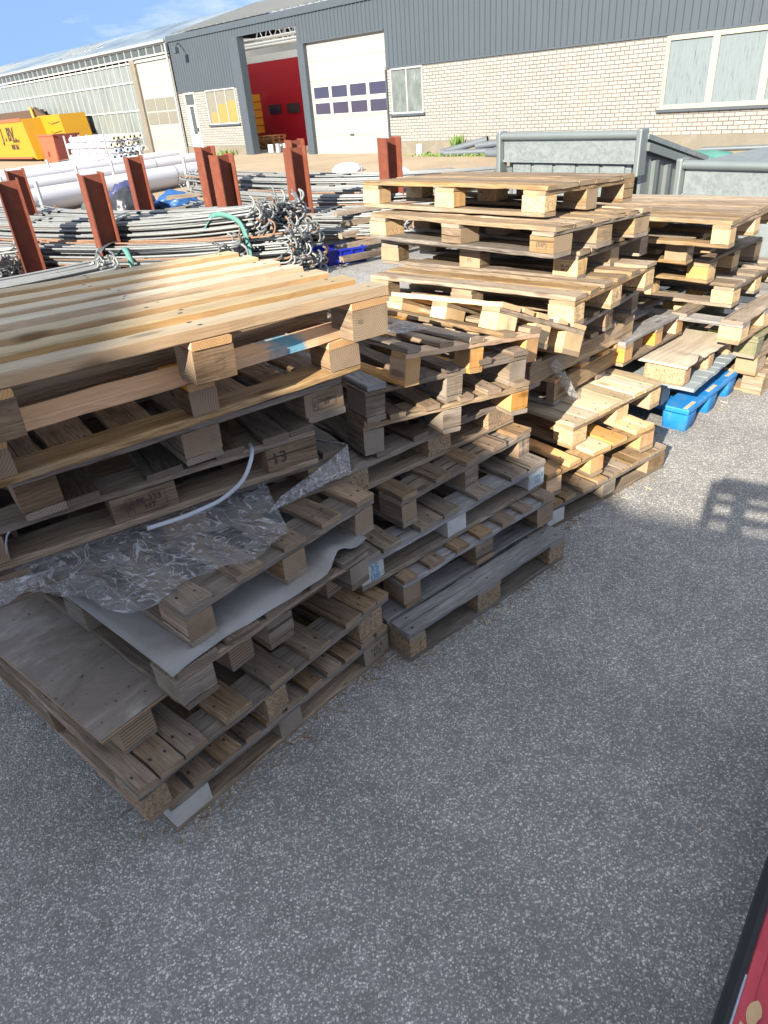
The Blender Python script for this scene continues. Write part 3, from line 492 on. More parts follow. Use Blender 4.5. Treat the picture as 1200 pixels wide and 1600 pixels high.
def press_pallet():
    loc,m,U,V=pal_matrix('E3'); rg=random.Random(4)
    P=empty('pressed_wood_pallet',loc,m.to_euler(),'brown pressed-wood pallet under a curling weathered board sheet','pallet','pallets of the short stack')
    for (a,b,c,d) in ((0,.11,0,.25),(.36,.46,0,.12),(.7,.8,0,.12),(0,.11,.5,.75),(.36,.46,.5,.7),(.7,.8,.5,.7),(0,.11,.95,1.2),(.36,.46,1.,1.2),(.7,.8,1.,1.2)):
        q=MB(); q.box(a,b,c,d,.0,.112,0,.018); q.build('block','presswood',P)
    for c in (0.01,.5,.98): board('stringer_board',P,'u',.115,.79,c,c+.1,.095,.112,'wood_brown',rg)
    mb=MB(); rows=[]
    for i in range(13):
        v=-.012+1.2*i/12; r=[]
        for j in range(25):
            u=-.012+.83*j/24; z=.121+.004*math.sin(u*9+v*3)
            if v<.12: z+= .022*math.exp(-((u-.18)/.05)**2)*(1-v/.12)-.012*math.exp(-((u-.27)/.04)**2)*(1-max(v,0)/.12)
            ve=v+(.016*math.exp(-((u-.23)/.07)**2)+.004*math.sin(u*40) if i==0 else 0)
            r.append((u,ve,z))
        rows.append(r)
    mb.grid(rows); solidify(mb.build('top_sheet','weathered_sheet',P),.009)
press_pallet()
pallet('G1','wooden_pallet','pallet with a bluish grey long plank sitting on the curling board sheet','u',[(0,.12),(.2,.3),(.4,.5),(.6,.7),(.88,1.0)],[(0,.1),(.40,.50),(.70,.80)],'u',('wood_silver','wood_tan','wood_orange','wood_tan'),'pallets of the short stack',vbl=[(0,.1),(.45,.55),(.9,1.0)])
# ---- stack F
GF='pallets of the far right stack'
pallet('F1','pressed_wood_pallet','tan pallet with rounded blocks on the sunny ground at the right edge','v',contig(.8,7,random.Random(21)),[(0,.14),(.35,.46),(.66,.8)],'perim',TAN,GF)
pallet('F2','wooden_pallet','tan pallet lying on the right edge ground pallet','v',contig(.8,6,random.Random(22)),[(0,.14),(.35,.46),(.66,.8)],'v',('wood_tan','wood_tan','wood_tan','wood_tan'),GF)
pallet('F3','wooden_pallet','mossy pallet with a greenish half-round block in the far right stack','u',[(0,.14),(.2,.32),(.45,.55),(.7,.8),(.95,1.2)],[(0,.1),(.35,.45),(.7,.8)],'u',('wood_mossy','wood_mossy','wood_mossy','wood_grey'),GF)
pallet('F4','wooden_pallet','pallet with sparse wide grey slats on a bright chipboard corner block','u',[(0,.13),(.34,.44),(.62,.72),(.86,.96),(1.1,1.2)],[(0,.12),(.35,.45),(.7,.8)],'u',('wood_grey','wood_silver','chipboard','wood_tan'),GF)
pallet('F5','wooden_pallet','tan-grey pallet on speckled corner blocks in the middle of the far right stack','v',[(0,.12),(.15,.22),(.3,.4),(.5,.58),(.68,.8)],[(0,.12),(.36,.46),(.69,.8)],'v',('wood_grey','wood_grey','chipboard','wood_grey'),GF)
pallet('F6','wooden_pallet','pallet with a rounded orange corner block in the far right stack','u',[(0,.1),(.25,.35),(.5,.6),(.8,.9),(1.1,1.2)],[(0,.11),(.35,.45),(.7,.8)],'v',('wood_grey','wood_tan','wood_fresh','wood_tan'),GF)
pallet('F7','wooden_pallet','brown and orange pallet just below the sloping top one in the far right stack','v',[(0,.1),(.2,.3),(.4,.5),(.6,.68),(.72,.8)],[(0,.1),(.35,.45),(.7,.8)],'v',('wood_grey','wood_tan','wood_tan','wood_tan'),GF)
pallet('F8','wooden_pallet','tan closely planked pallet crowning the far right stack','v',contig(.8,7,random.Random(28),.003),[(0,.085),(.36,.44),(.715,.8)],'v',('wood_tan','wood_tan','wood_fresh','wood_tan'),GF,vbl=[(0,.1),(.55,.65),(1.1,1.2)])

# ------------------------------------------------------------------ writing on the blocks
def text_mesh(txt,size,extr=.0,bold=0.):
    cu=bpy.data.curves.new('txt','FONT'); cu.body=txt; cu.size=size; cu.align_x='CENTER'; cu.align_y='CENTER'; cu.extrude=extr; cu.offset=bold; cu.resolution_u=3; cu.space_line=.85
    t=bpy.data.objects.new('txt',cu); COL.objects.link(t); bpy.context.view_layer.update()
    me=bpy.data.meshes.new_from_object(t.evaluated_get(bpy.context.evaluated_depsgraph_get())); bpy.data.objects.remove(t); bpy.data.curves.remove(cu); return me
def frame_mesh(w,h,t,split=None):
    mb=MB()
    for x0,x1,z0,z1 in ((-w/2,w/2,-h/2,-h/2+t),(-w/2,w/2,h/2-t,h/2),(-w/2,-w/2+t,-h/2+t,h/2-t),(w/2-t,w/2,-h/2+t,h/2-t)): mb.add([(x0,z0,0),(x1,z0,0),(x1,z1,0),(x0,z1,0)],[(0,1,2,3)])
    if split is not None: mb.add([(split,-h/2,0),(split+t,-h/2,0),(split+t,h/2,0),(split,h/2,0)],[(0,1,2,3)])
    return mb
def stamp(key,blk,txt,size,mat,face='v',du=0.,dz=0.,frame=None,name='stamp',skew=0.,ipp=False):
    P,O=PO[key]; b=O[blk]; bpy.context.view_layer.update()
    xs=[(b.matrix_basis@Vector(c)) for c in b.bound_box]; lo=Vector([min(p[i] for p in xs) for i in range(3)]); hi=Vector([max(p[i] for p in xs) for i in range(3)]); c=(lo+hi)/2
    if face=='v': m=Matrix.Translation((c.x+du,lo.y-.0016,c.z+dz))@Matrix.Rotation(math.pi/2,4,'X')
    else: m=Matrix.Translation((lo.x-.0016,c.y-du,c.z+dz))@Matrix.Rotation(-math.pi/2,4,'Z')@Matrix.Rotation(math.pi/2,4,'X')
    m=m@Matrix.Rotation(skew,4,'Z')
    me=text_mesh(txt,size,0.,size*.012); me.materials.append(mt(mat)); o=bpy.data.objects.new(name,me); COL.objects.link(o); o.parent=b; o.matrix_basis=b.matrix_basis.inverted()@m
    if frame:
        w,h=frame; q=frame_mesh(w,h,.0014,-w/2+.018 if ipp else None); f=q.build('stamp_frame',mat,b); f.matrix_basis=b.matrix_basis.inverted()@m@Matrix.Translation((-.009 if ipp else 0,0,.0002))
        if ipp:
            me=text_mesh('IPPC',.011); me.materials.append(mt(mat)); o=bpy.data.objects.new('stamp',me); COL.objects.link(o); o.parent=b; o.matrix_basis=b.matrix_basis.inverted()@m@Matrix.Translation((-w/2,0,.0003))@Matrix.Rotation(math.pi/2,4,'Z')
stamp('A7',(1,0),'PE-333\nHT',.026,'ink_black',dz=0.,frame=(.115,.056),ipp=True,du=.012)
stamp('A7',(2,0),'13',.055,'ink_black',du=-.045,dz=.004,name='number',skew=.05)
stamp('A8',(2,0),'ZA-08804\nHT',.0145,'ink_black',frame=(.088,.045),ipp=True,du=.008)
stamp('A10',(2,0),'IIII',.016,'ink_faint',du=-.04,dz=.01)
stamp('B3',(0,0),'35\n08',.045,'ink_blue',du=.01,name='number')
stamp('B3',(2,0),'184.0\nHT',.03,'ink_blue',du=.01,name='number',frame=(.098,.07),ipp=True)
stamp('C8',(0,0),'FR AC\n38115',.02,'ink_black',face='u',du=0,frame=(.088,.06),ipp=True)
stamp('C9',(0,0),'(EIP)',.034,'ink_faint',face='u')
stamp('C8',(0,1),'P2',.03,'ink_faint',face='u')
stamp('C7',(1,0),'0042',.018,'ink_faint',skew=1.4)
stamp('D1',(2,0),'H 24\n842',.03,'ink_faint')
stamp('A1',(2,0),'HB 4\n412',.032,'ink_faint')

# ------------------------------------------------------------------ loose things on the pallets
def PW(key,u,v,z):
    loc,m,U,V=pal_matrix(key); return Vector(loc)+m@Vector((u,v,z))
def sheet(name,top,bot,mats,label,cat,n=26,k=14,amp=.006,seed=1,thick=.0006,sag=.0):
    """hanging / lying sheet between two polylines of world points"""
    rg=random.Random(seed)
    def samp(pl,t):
        x=t*(len(pl)-1); i=min(int(x),len(pl)-2); return Vector(pl[i]).lerp(Vector(pl[i+1]),x-i)
    rows=[]
    ph=[(rg.uniform(6,30),rg.uniform(5,22),rg.uniform(0,6),rg.random()) for _ in range(9)]
    for i in range(k+1):
        s=i/k; r=[]
        for j in range(n+1):
            t=j/n; p=samp(top,t).lerp(samp(bot,t),s); w=math.sin(math.pi*min(1,s*1.15))
            d=sum(a[3]*math.sin(a[0]*t+a[1]*s+a[2]) for a in ph)/4
            if i==k: p=p+(samp(top,t)-p)*(.05*math.sin(17*t+seed)+.03*math.sin(41*t))
            r.append(p+Vector((.5,-.7,.6))*d*amp*(.4+w)-Vector((0,0,sag*math.sin(math.pi*s)*math.sin(math.pi*t))))
        rows.append(r)
    c=sum((p for r in rows for p in r),Vector())/((n+1)*(k+1)); rows=[[p-c for p in r] for r in rows]
    mb=MB(); mb.grid(rows); o=mb.build(name,mats,None,c); solidify(o,thick); return tag(o,label,cat)
sheet('plastic_film',[PW('A6',u,-.004,.118) for u in (.10,.28,.47,.67,.88)],
      [(-1.12,1.60,.79),(-.985,1.565,.785),(-.86,1.52,.775),(-.715,1.465,.757),(-.56,1.565,.768),(-.44,1.645,.762),(-.30,1.80,.757)],'clear_film','crumpled clear plastic film flap hanging over the planks of the front stack','plastic film',44,20,.008,2,.0008,.012)
sheet('stretch_film',[PW('A6',1.06,.28,.150),PW('A6',1.12,.14,.150),PW('A6',1.203,-.004,.150),PW('A6',1.14,-.014,.13),PW('A6',1.05,-.016,.095),PW('A6',.92,-.016,.05)],
      [PW('A6',1.206,.30,.13),PW('A6',1.207,.15,.05),PW('A6',1.205,-.008,.042),PW('A6',1.14,-.014,.036),PW('A6',1.03,-.016,.028),PW('A6',.86,-.016,.0)],'silver_film','silvery stretch film band wrapped round the pallet end beside the number 13 block','plastic film',34,10,.0028,3,.0006)
sheet('stretch_film',[PW('A6',-.02,-.012,.10),PW('A6',.1,-.014,.09),PW('A6',.20,-.014,.075)],[PW('A6',-.02,-.012,.015),PW('A6',.08,-.014,.02),PW('A6',.13,-.014,.045)],'silver_film','streaky stretch film strip at the left photo edge below the dark pallet','plastic film',14,6,.002,5,.0006)
# corrugated paper sheet lying on A4
def paper():
    mb=MB(); rows=[]; loc,m,U,V=pal_matrix('A4')
    for i in range(15):
        v=-.004+.95*i/14; r=[]
        for j in range(31):
            u=-.012+.80*j/30+ (0.0 if v<.3 else 0); z=.1525+.0022*math.sin(u*17+v*5)+.0015*math.sin(u*41)
            if i==0: z-=.004
            e=math.exp(-((u-.66)/.055)**2)*max(0,1-v/.16); z+=.04*e
            e2=max(0,(u-.70)/.1)*max(0,1-v/.3); z+=.02*e2
            r.append((u,v+.012*math.sin(u*9)*(1 if i==0 else 0)+.02*e,z))
        rows.append(r)
    mb.grid(rows); o=mb.build('paper_sheet','paper_corrugated',None,loc,m.to_euler()); solidify(o,.0022)
    tag(o,'pale corrugated paper sheet buckled up at its right end on the crumbling dark pallet','paper sheet')
paper()
def ribbon(name,pts,wd,mat,label,cat,wdir=None,n=40,thick=.0012):
    P=[Vector(p) for p in pts]; c=sum(P,Vector())/len(P)
    def cr(t):
        x=t*(len(P)-1); i=min(int(x),len(P)-2); f=x-i; p0=P[max(i-1,0)];p1=P[i];p2=P[i+1];p3=P[min(i+2,len(P)-1)]
        return .5*((2*p1)+(p2-p0)*f+(2*p0-5*p1+4*p2-p3)*f*f+(3*p1-p0-3*p2+p3)*f**3)
    rows=[]
    for i in range(n+1):
        t=i/n; p=cr(t)-c; tg=(cr(min(1,t+.01))-cr(max(0,t-.01))).normalized(); w=(tg.cross(Vector((-.3,.85,-.42))) if wdir=='flat' else Vector(wdir)) if wdir else Vector((.35,-.5,.8)); a=(w-tg*w.dot(tg)).normalized()
        rows.append([p-a*wd/2,p,p+a*wd/2])
    mb=MB(); mb.grid(rows); o=mb.build(name,mat,None,c); solidify(o,thick); return tag(o,label,cat)
ribbon('packing_strap',[PW('A7',1.00,.10,.11),PW('A7',.985,.0,.128),PW('A7',.955,-.05,.105),PW('A7',.915,-.06,.06),PW('A7',.85,-.05,.02),PW('A7',.79,-.04,.004),PW('A7',.72,-.035,-.004),PW('A7',.62,-.03,-.004)],.012,'strap_white','white plastic packing strap curling out of the front stack','strap',wdir='flat',thick=.0008)
ribbon('packing_strap',[PW('A7',.262,.01,.024),PW('A7',.272,.0,.08),PW('A7',.30,.01,.105),PW('A7',.40,.04,.10),PW('A7',.55,.08,.07)],.011,'strap_white','grey plastic packing strap looped in the dark gap of the front stack','strap',wdir=(.2,-.6,.7))
# plastic scrap dangling at the beam pallets
sheet('film_scrap',[PW('C5',.14,-.02,.10),PW('C5',.2,-.02,.12)],[PW('C4',.09,-.05,.02),PW('C4',.17,-.06,.0)],'film_scrap','torn clear film scrap dangling against the plank beams','plastic scrap',10,22,.012,6,.0006)
sheet('film_scrap',[PW('B8',.12,.16,.155),PW('B8',.3,.18,.155)],[PW('B8',.06,.3,.152),PW('B8',.33,.36,.158)],'film_scrap','crumpled clear film scrap on the orange sunlit pallet','plastic scrap',14,8,.014,9,.0006)

# ------------------------------------------------------------------ grounds
def flat(name,x0,x1,y0,y1,z,mat,nx=1,ny=1,jit=0):
    mb=MB(); rg=random.Random(5); rows=[[(x0+(x1-x0)*j/nx,y0+(y1-y0)*i/ny+(rg.uniform(-jit,jit) if i==0 else 0),z) for j in range(nx+1)] for i in range(ny+1)]
    mb.grid(rows,0,False); return tag(mb.build(name,mat),kind='structure')
flat('ground',-600,600,-300,900,0,'asphalt')
flat('sandy_yard',-300,300,11.5,500,.004,'sandy_ground',240,2,.25)

def debris():
    rg=random.Random(44); mb=MB()
    def piece(x,y,l,w,h):
        a=rg.uniform(0,3.14); d=Vector((math.cos(a),math.sin(a),0))*l/2; p=Vector((-d.y,d.x,0)).normalized()*w/2; c=Vector((x,y,.0015)); u=Vector((0,0,h))
        mb.add([c-d-p,c+d-p*.6,c+d*.9+p,c-d*.8+p,c-d*.9-p+u,c+d*.95-p*.5+u,c+d*.8+p+u,c-d*.7+p+u],[(4,5,6,7),(0,1,5,4),(1,2,6,5),(2,3,7,6),(3,0,4,7)],0 if rg.random()<.6 else 1)
    for key,n in (('A1',170),('B1',130),('D1',90),('E1',30)):
        loc,m,U,V=pal_matrix(key)
        for i in range(n):
            side=rg.random(); off=abs(rg.gauss(0,.035))
            p=Vector(loc)+m@(Vector((rg.uniform(-.02,U),-off-.004,0)) if side<.75 else Vector((-off-.004,rg.uniform(0,.8),0)))
            if rg.random()<.75: piece(p.x,p.y,rg.uniform(.004,.012),rg.uniform(.003,.008),rg.uniform(.001,.004))
            else: piece(p.x,p.y,rg.uniform(.02,.06),rg.uniform(.002,.006),rg.uniform(.0015,.004))
    for i in range(60): piece(rg.uniform(-.6,2.2),rg.uniform(.6,3.2),rg.uniform(.004,.02),rg.uniform(.003,.006),.002)
    tag(mb.build('wood_splinters',['wood_tan','dust_brown']),'wood splinters and grit scattered along the foot of the pallet stacks','debris',None,'stuff')
debris()
# ------------------------------------------------------------------ workshop building (local x along the front, y into the building)
P0=Vector((1.33,28.25,0)); FA=math.atan2(-.737,.676)
FM=Matrix.Translation(P0)@Matrix.Rotation(FA,4,'Z')
def FW(s,y,z): return FM@Vector((s,y,z))
B=empty('workshop_building',P0,(0,0,FA),'long grey clad workshop with white brick walls and open red gateway','building')
def ribs(mb,s0,s1,z0,z1,y=0.,pitch=.205,d=.032,mi=0):
    n=max(1,round((s1-s0)/pitch)); p=(s1-s0)/n; pr=[]
    for i in range(n):
        x=s0+i*p; pr+= [(x,y),(x+p*.62,y),(x+p*.70,y-d),(x+p*.92,y-d)]
    pr.append((s1,y))
    mb.grid([[(a,b,z0) for a,b in pr],[(a,b,z1) for a,b in pr]],mi,False)
SR=16.5
mb=MB()
ribs(mb,-13.85,-8.92,2.66,4.62); ribs(mb,-8.92,-4.52,4.36,4.62); ribs(mb,-4.52,.10,3.76,4.62); ribs(mb,.10,SR,2.66,4.62)
mb.build('cladding','cladding_grey',B)
mb=MB(); mb.box(-13.9,SR,-.07,.1,4.62,4.84); mb.box(-13.9,SR,-.05,.02,2.60,2.66) if False else None
mb.build('eaves_trim','trim_dark',B)
mb=MB(); mb.box(-13.87,-8.93,-.045,.05,2.615,2.66); mb.box(.10,SR,-.045,.05,2.615,2.66); mb.box(-4.5,.1,-.045,.05,3.72,3.76); mb.box(-8.9,-4.5,-.045,.05,4.32,4.36)
mb.build('cladding_flashing','trim_dark',B)
for jb in ((-8.92,-8.36,-.06,.28,0,4.32),(-4.55,-4.17,-.06,.28,0,3.72),(-4.55,-4.4,-.02,.26,3.73,4.31),(.07,.13,-.05,.16,0,2.6)):
    mb=MB(); mb.box(*jb); mb.build('door_jamb','trim_dark',B)
# brick wall with window openings, plinth
mb=MB()
def bx(a,b,z0,z1,y0=0.,y1=.25): mb.box(a,b,y0,y1,z0,z1)
bx(.14,.30,.39,2.615); bx(.30,1.80,.39,1.24); bx(1.80,10.18,.39,2.615); bx(10.18,14.0,.39,.98); bx(14.0,SR,.39,2.615)
mb.build('brick_wall','white_brick',B); mb=MB(); bx(-13.85,-13.35,.36,2.615); mb.build('brick_wall','white_brick',B); mb=MB()
bx(-12.42,-11.52,.36,2.615); bx(-11.52,-9.13,.36,1.24); bx(-9.13,-8.93,.36,2.615)
mb.build('brick_wall','white_brick',B)
for pb in ((.14,SR,-.03,.25,-.1,.387),(-13.85,-13.35,-.03,.25,-.1,.357),(-12.42,-8.93,-.03,.25,-.1,.357)):
    mb=MB(); mb.box(*pb); mb.build('plinth','concrete',B)
# sectional door
sd_=MB()
for i in range(6): sd_.box(-4.16,.06,.10,.14,i*.625+.004,(i+1)*.625-.004 if i<5 else 3.72)
door=sd_.build('sectional_door','door_white',B)
for r in range(2):
    for c in range(4):
        x0=-4.02+c*1.03; z0=1.33+r*.53
        w=MB(); f=.045
        for a,b,c0,c1 in ((x0,x0+.96,z0,z0+f),(x0,x0+.96,z0+.46-f,z0+.46),(x0,x0+f,z0+f,z0+.46-f),(x0+.96-f,x0+.96,z0+f,z0+.46-f)): w.box(a,b,.078,.098,c0,c1)
        wf=w.build('door_window','frame_white',door); q=MB(); q.box(x0+f,x0+.96-f,.086,.097,z0+f,z0+.46-f); q.build('pane','dark_window',wf)
q=MB(); q.box(-2.1,-1.9,.06,.1,.62,.68); q.build('door_handle','trim_dark',door)
# windows
def window(name,s0,s1,z0,z1,cols,fmat,gmat,sill=True,fr=.06,bars=.05,yy=.02):
    w=MB(); w.box(s0,s1,yy-.05,yy+.06,z0,z0+fr); w.box(s0,s1,yy-.05,yy+.06,z1-fr,z1); w.box(s0,s0+fr,yy-.05,yy+.06,z0+fr,z1-fr); w.box(s1-fr,s1,yy-.05,yy+.06,z0+fr,z1-fr)
    for i in range(1,cols): x=s0+(s1-s0)*i/cols; w.box(x-bars/2,x+bars/2,yy-.045,yy+.05,z0+fr,z1-fr)
    o=w.build(name,fmat,B)
    for i in range(cols):
        a=s0+(s1-s0)*i/cols+(fr if i==0 else bars/2); b=s0+(s1-s0)*(i+1)/cols-(fr if i==cols-1 else bars/2)
        p=MB(); p.box(a,b,yy,yy+.01,z0+fr,z1-fr); p.build('pane',gmat,o)
    if sill: p=MB(); p.box(s0-.06,s1+.06,yy-.11,yy+.05,z0-.065,z0-.003); p.build('sill','trim_dark',o)
    return o
window('window',.30,1.80,1.24,2.60,2,'frame_white','glass_dusty',True,.05,.05)
wc=window('window',10.2,13.98,.99,2.60,3,'frame_cream','glass_whitewash',True,.10,.17); wc['label']='wide cream framed window with whitewashed panes'
wo_=window('window',-11.5,-9.14,1.24,2.60,3,'frame_white','glass_tan',True,.05,.045)
for a,b,t in ((-10.7,-10.0,2.0),(-9.95,-9.3,2.1),(-11.2,-10.75,1.75)):
    q=MB(); q.box(a,b,.30,.34,1.2,t); q.build('stored_board','orange_board',B)
for k,(a,b,z0,z1) in enumerate(((-10.70,-10.02,1.31,2.02),(-9.92,-9.24,1.31,2.12),(-11.30,-10.76,1.31,1.72))):
    q=MB(); q.box(a,b,.012,.0195,z0,z1); q.build('orange_panel','orange_board',B)
# personnel door
w=MB(); w.box(-13.35,-13.25,-.03,.08,0,2.6); w.box(-12.52,-12.42,-.03,.08,0,2.6); w.box(-13.25,-12.52,-.03,.08,2.52,2.6); w.box(-13.25,-12.52,-.03,.08,2.03,2.10)
w.box(-13.25,-12.52,.0,.05,0,.9); w.box(-13.25,-13.05,.0,.05,.9,2.03); w.box(-12.72,-12.52,.0,.05,.9,2.03)
pd=w.build('entrance_door','frame_white',B); q=MB(); q.box(-13.05,-12.72,.02,.03,.9,2.03); q.box(-13.25,-12.52,.02,.03,2.1,2.52); q.build('pane','glass_dark_band',pd); q=MB(); q.box(-12.62,-12.58,-.06,0,1.0,1.16); q.build('door_handle','trim_dark',pd)
# gateway interior
mb=MB(); mb.box(-13.8,SR,.3,11,-.05,.012); mb.build('interior_floor','concrete',B)
mb=MB(); mb.box(-13.9,-13.7,.26,10,0,4.7); mb.box(SR-.2,SR,.26,10,0,4.7); mb.box(-13.7,SR-.2,9.8,10,0,4.7); mb.box(-4.40,-4.2,.29,5.4,0,4.6); mb.build('interior_wall','interior',B)
mb=MB(); mb.box(-13.68,-8.6,4.0,4.1,0.02,3.62); rdr=mb.build('red_gate','red_door',B)
for a in (-12.2,-10.75): q=MB(); q.box(a,a+.95,3.97,3.99,1.42,1.82); q.build('gate_window','dark_window',rdr)
mb=MB(); mb.box(-13.68,-4.45,4.0,4.12,3.63,3.92); mb.build('lintel','steel_light',B)
mb=MB(); 
for y in (4.6,6.2,8.0):
    mb.tube([(-13.6,y,4.45),(-4.4,y,4.45)],.05,6); mb.tube([(-13.6,y,5.05),(-4.4,y,5.05)],.05,6)
    for i in range(12): x=-13.4+i*.75; mb.tube([(x,y,4.45),(x+.37,y,5.05)],.025,5); mb.tube([(x+.37,y,5.05),(x+.75,y,4.45)],.025,5)
for z,y in ((4.2,.9),(4.05,2.),(4.3,3.4)): mb.tube([(-13.6,y,z),(-4.45,y,z)],.06,8)
mb.build('roof_truss','steel_light',B)
# roof: ridge parallel to the front
def roof(name,s0,s1,mat,parent,y0=-.12,z0=4.86,yr=5.0,zr=6.1,yb=10.1):
    mb=MB(); n=int((s1-s0)/.55); pr=[]
    for i in range(n): x=s0+(s1-s0)*i/n; p=(s1-s0)/n; pr+=[(x,0),(x+p*.8,0),(x+p*.84,.035),(x+p*.96,.035)]
    pr.append((s1,0)); rows=[[(a,y,z+b) for a,b in pr] for y,z in ((y0,z0),(yr,zr),(yb,z0))]; mb.grid(rows,0,False); return mb.build(name,mat,parent)
roof('roof',-13.9,SR,'roof_light',B)
mb=MB(); mb.prism([(.25,4.6),(9.8,4.6),(9.8,4.86),(5.,6.06),(.25,4.9)],SR-.25,SR-.05,'x'); mb.build('gable','cladding_grey',B)
mb=MB(); mb.tube([(-13.97,-.12,4.6),(-13.97,-.12,.1)],.05,8); mb.build('downpipe','frame_white',B)
mb=MB(); mb.tube([(-12.95,-.03,4.52),(-12.45,-.45,4.42),(-12.3,-.6,4.3)],.025,6); mb.box(-12.42,-12.18,-.72,-.52,4.08,4.32,0,.02); mb.build('wall_lamp','trim_dark',B)
# ---- greenhouse
G=empty('greenhouse',FW(-13.98,0,0),(0,0,FA),'long limewashed glasshouse left of the grey workshop','greenhouse')
GL=lambda s:s+13.98
mb=MB(); mb.box(-44,-3.9,.03,.04,.35,2.05); mb.box(-44,-3.9,.03,.04,2.09,4.08); mb.build('glass_wall','glass_limed',G)
mb=MB(); mb.box(-44,0,.03,.04,4.28,4.62); mb.box(-44,-3.9,.03,.04,4.1,4.24) if False else None; mb.build('vent_band','glass_dark_band',G)
x=-44.
while x<-.02:
    z0=.3 if x<-3.9 else 4.25
    mb=MB(); mb.box(x-.014,x+.014,-.02,.03,z0,4.62); x+=.75; mb.build('glazing_bar','glazing_bar',G)
mb=MB()
for z in (.33,2.07,3.3): mb.box(-44,-3.9,-.035,.03,z-.03,z+.03)
for z in (4.1,4.26,4.64): mb.box(-44,0,-.035,.03,z-.035,z+.035)
mb.build('rails','glazing_bar',G)
mb=MB(); mb.box(-44,-3.9,-.02,.2,0,.30); mb.box(-3.86,-3.38,-.06,.25,0,4.22); mb.build('base_wall','concrete',G)
d=MB()
for i in range(7): d.box(-3.36,-.12,.05,.09,i*.6+.003,(i+1)*.6-.003)
gd=d.build('sliding_door','door_white',G)
for r in range(2):
    for c in range(3):
        x0=-3.25+c*1.03; z0=1.4+r*.6; q=MB(); q.box(x0,x0+.93,.032,.049,z0,z0+.52); q.build('door_window','glass_tan',gd)
roof('roof',-44,.05,'greenhouse_roof_glass',G,-.1,4.70,5.,6.05,10.)
mb=MB(); mb.box(-44,.0,-.16,.02,4.67,4.78); mb.build('gutter','gutter',G)
mb=MB()
for s in (-26.,-13.):
    mb.box(s-2,s+2.5,2.2,2.26,5.28,5.34)
    for k_ in range(7): mb.tube([(s-2+k_*.75,.9,5.02),(s-2+k_*.75,2.4,5.55)],.02,5)
mb.build('roof_vent','glazing_bar',G)
mb=MB(); mb.box(-44,0,9.9,10,0,4.7); mb.box(-44.2,-44,0,10,0,4.7); mb.build('rear_wall','interior',G)

# ------------------------------------------------------------------ things in front of the buildings
def at_front(name,s,y,z,label,cat,group=None,rz=0): return empty(name,FW(s,y,z),(0,0,FA+rz),label,cat,group)
# yellow skip with writing
K=at_front('waste_skip',-32.5,-3.0,0,'large yellow waste skip with black lettering on its long side','skip')
mb=MB(); mb.prism([(-1.2,.25),(6.35,.25),(7.0,.12),(6.3,2.18),(-1.2,2.18)],0,2.2,'y',0)
mb.build('body','skip_yellow',K)
mb=MB(); mb.box(-1.2,6.25,-.05,.06,2.06,2.22); mb.box(-1.2,6.3,-.03,.04,.16,.26); mb.build('rim','skip_orange',K)
mb=MB(); mb.box(-1.0,6.2,.3,.6,0,.14); mb.box(-1.0,6.2,1.6,1.9,0,.14); mb.build('runner','skip_brown',K)
def wtext(par,txt,size,x,y,z,mat='sign_blackmark'):
    me=text_mesh(txt,size,0.,size*.035); me.materials.append(mt(mat)); o=link('lettering',me,par,(x,y,z),(math.pi/2,0,0)); return o
wtext(K,'J . BV.',.95,3.6,-.02,1.42); wtext(K,'030 261',.36,4.2,-.02,.78); wtext(K,'TRANSPORT',.2,4.6,-.02,1.08)
K=at_front('waste_skip',-26.2,-1.9,0,'bright yellow skip with ribbed sloping end behind the orange skip','skip')
mb=MB(); mb.prism([(-2.6,.2),(3.2,.2),(2.65,2.25),(-.15,2.25),(-2.6,2.0)],0,1.5,'y'); mb.build('body','skip_yellow',K)
mb=MB()
for z in (.9,1.35,1.8):
    mb.tube([(1.0,-.015,z+.1),(1.4,-.02,z),(2.7-.1*z,-.02,z+.1)],.02,5)
mb.build('ribs','skip_brown',K)
K=at_front('waste_skip',-36.5,-1.0,0,'rusty brown open container rising behind the lettered yellow skip','skip')
mb=MB(); mb.box(-3,6.9,0,.8,.1,2.62); mb.prism([(6.9,2.62),(7.15,2.75),(9.3,1.9),(6.9,1.9)],.1,.3,'y'); mb.build('body','skip_brown',K)
mb=MB(); mb.tube([(6.95,0,2.75),(7.2,-.05,2.3),(7.3,-.05,1.7)],.09,6); mb.build('hinge','crate_yellow',K)
K=at_front('small_skip',-23.5,-3.4,0,'small orange-red tipping skip beside the rack of white rolls','skip')
mb=MB(); mb.prism([(0.2,.12),(1.9,.12),(2.05,1.32),(0,1.32)],0,.03,'y',0); mb.box(-.05,2.1,-.05,.0,1.28,1.36,0); mb.box(.1,2.0,-.06,.02,.02,.2,0); mb.box(.85,1.0,-.05,.0,.3,.55,1)
mb.prism([(.03,.12),(1.1,.2),(1.5,1.32),(.03,1.32)],1.92,2.02,'x',1); mb.box(.2,1.9,.05,1.2,.15,.2,1); mb.prism([(.2,.12),(1.9,.12),(2.05,1.3),(0,1.3)],1.2,1.23,'y',1); mb.prism([(.03,.12),(1.1,.2),(1.5,1.32),(.03,1.32)],.0,.1,'x',1)
mb.build('body',['skip_orange','skip_maroon'],K)
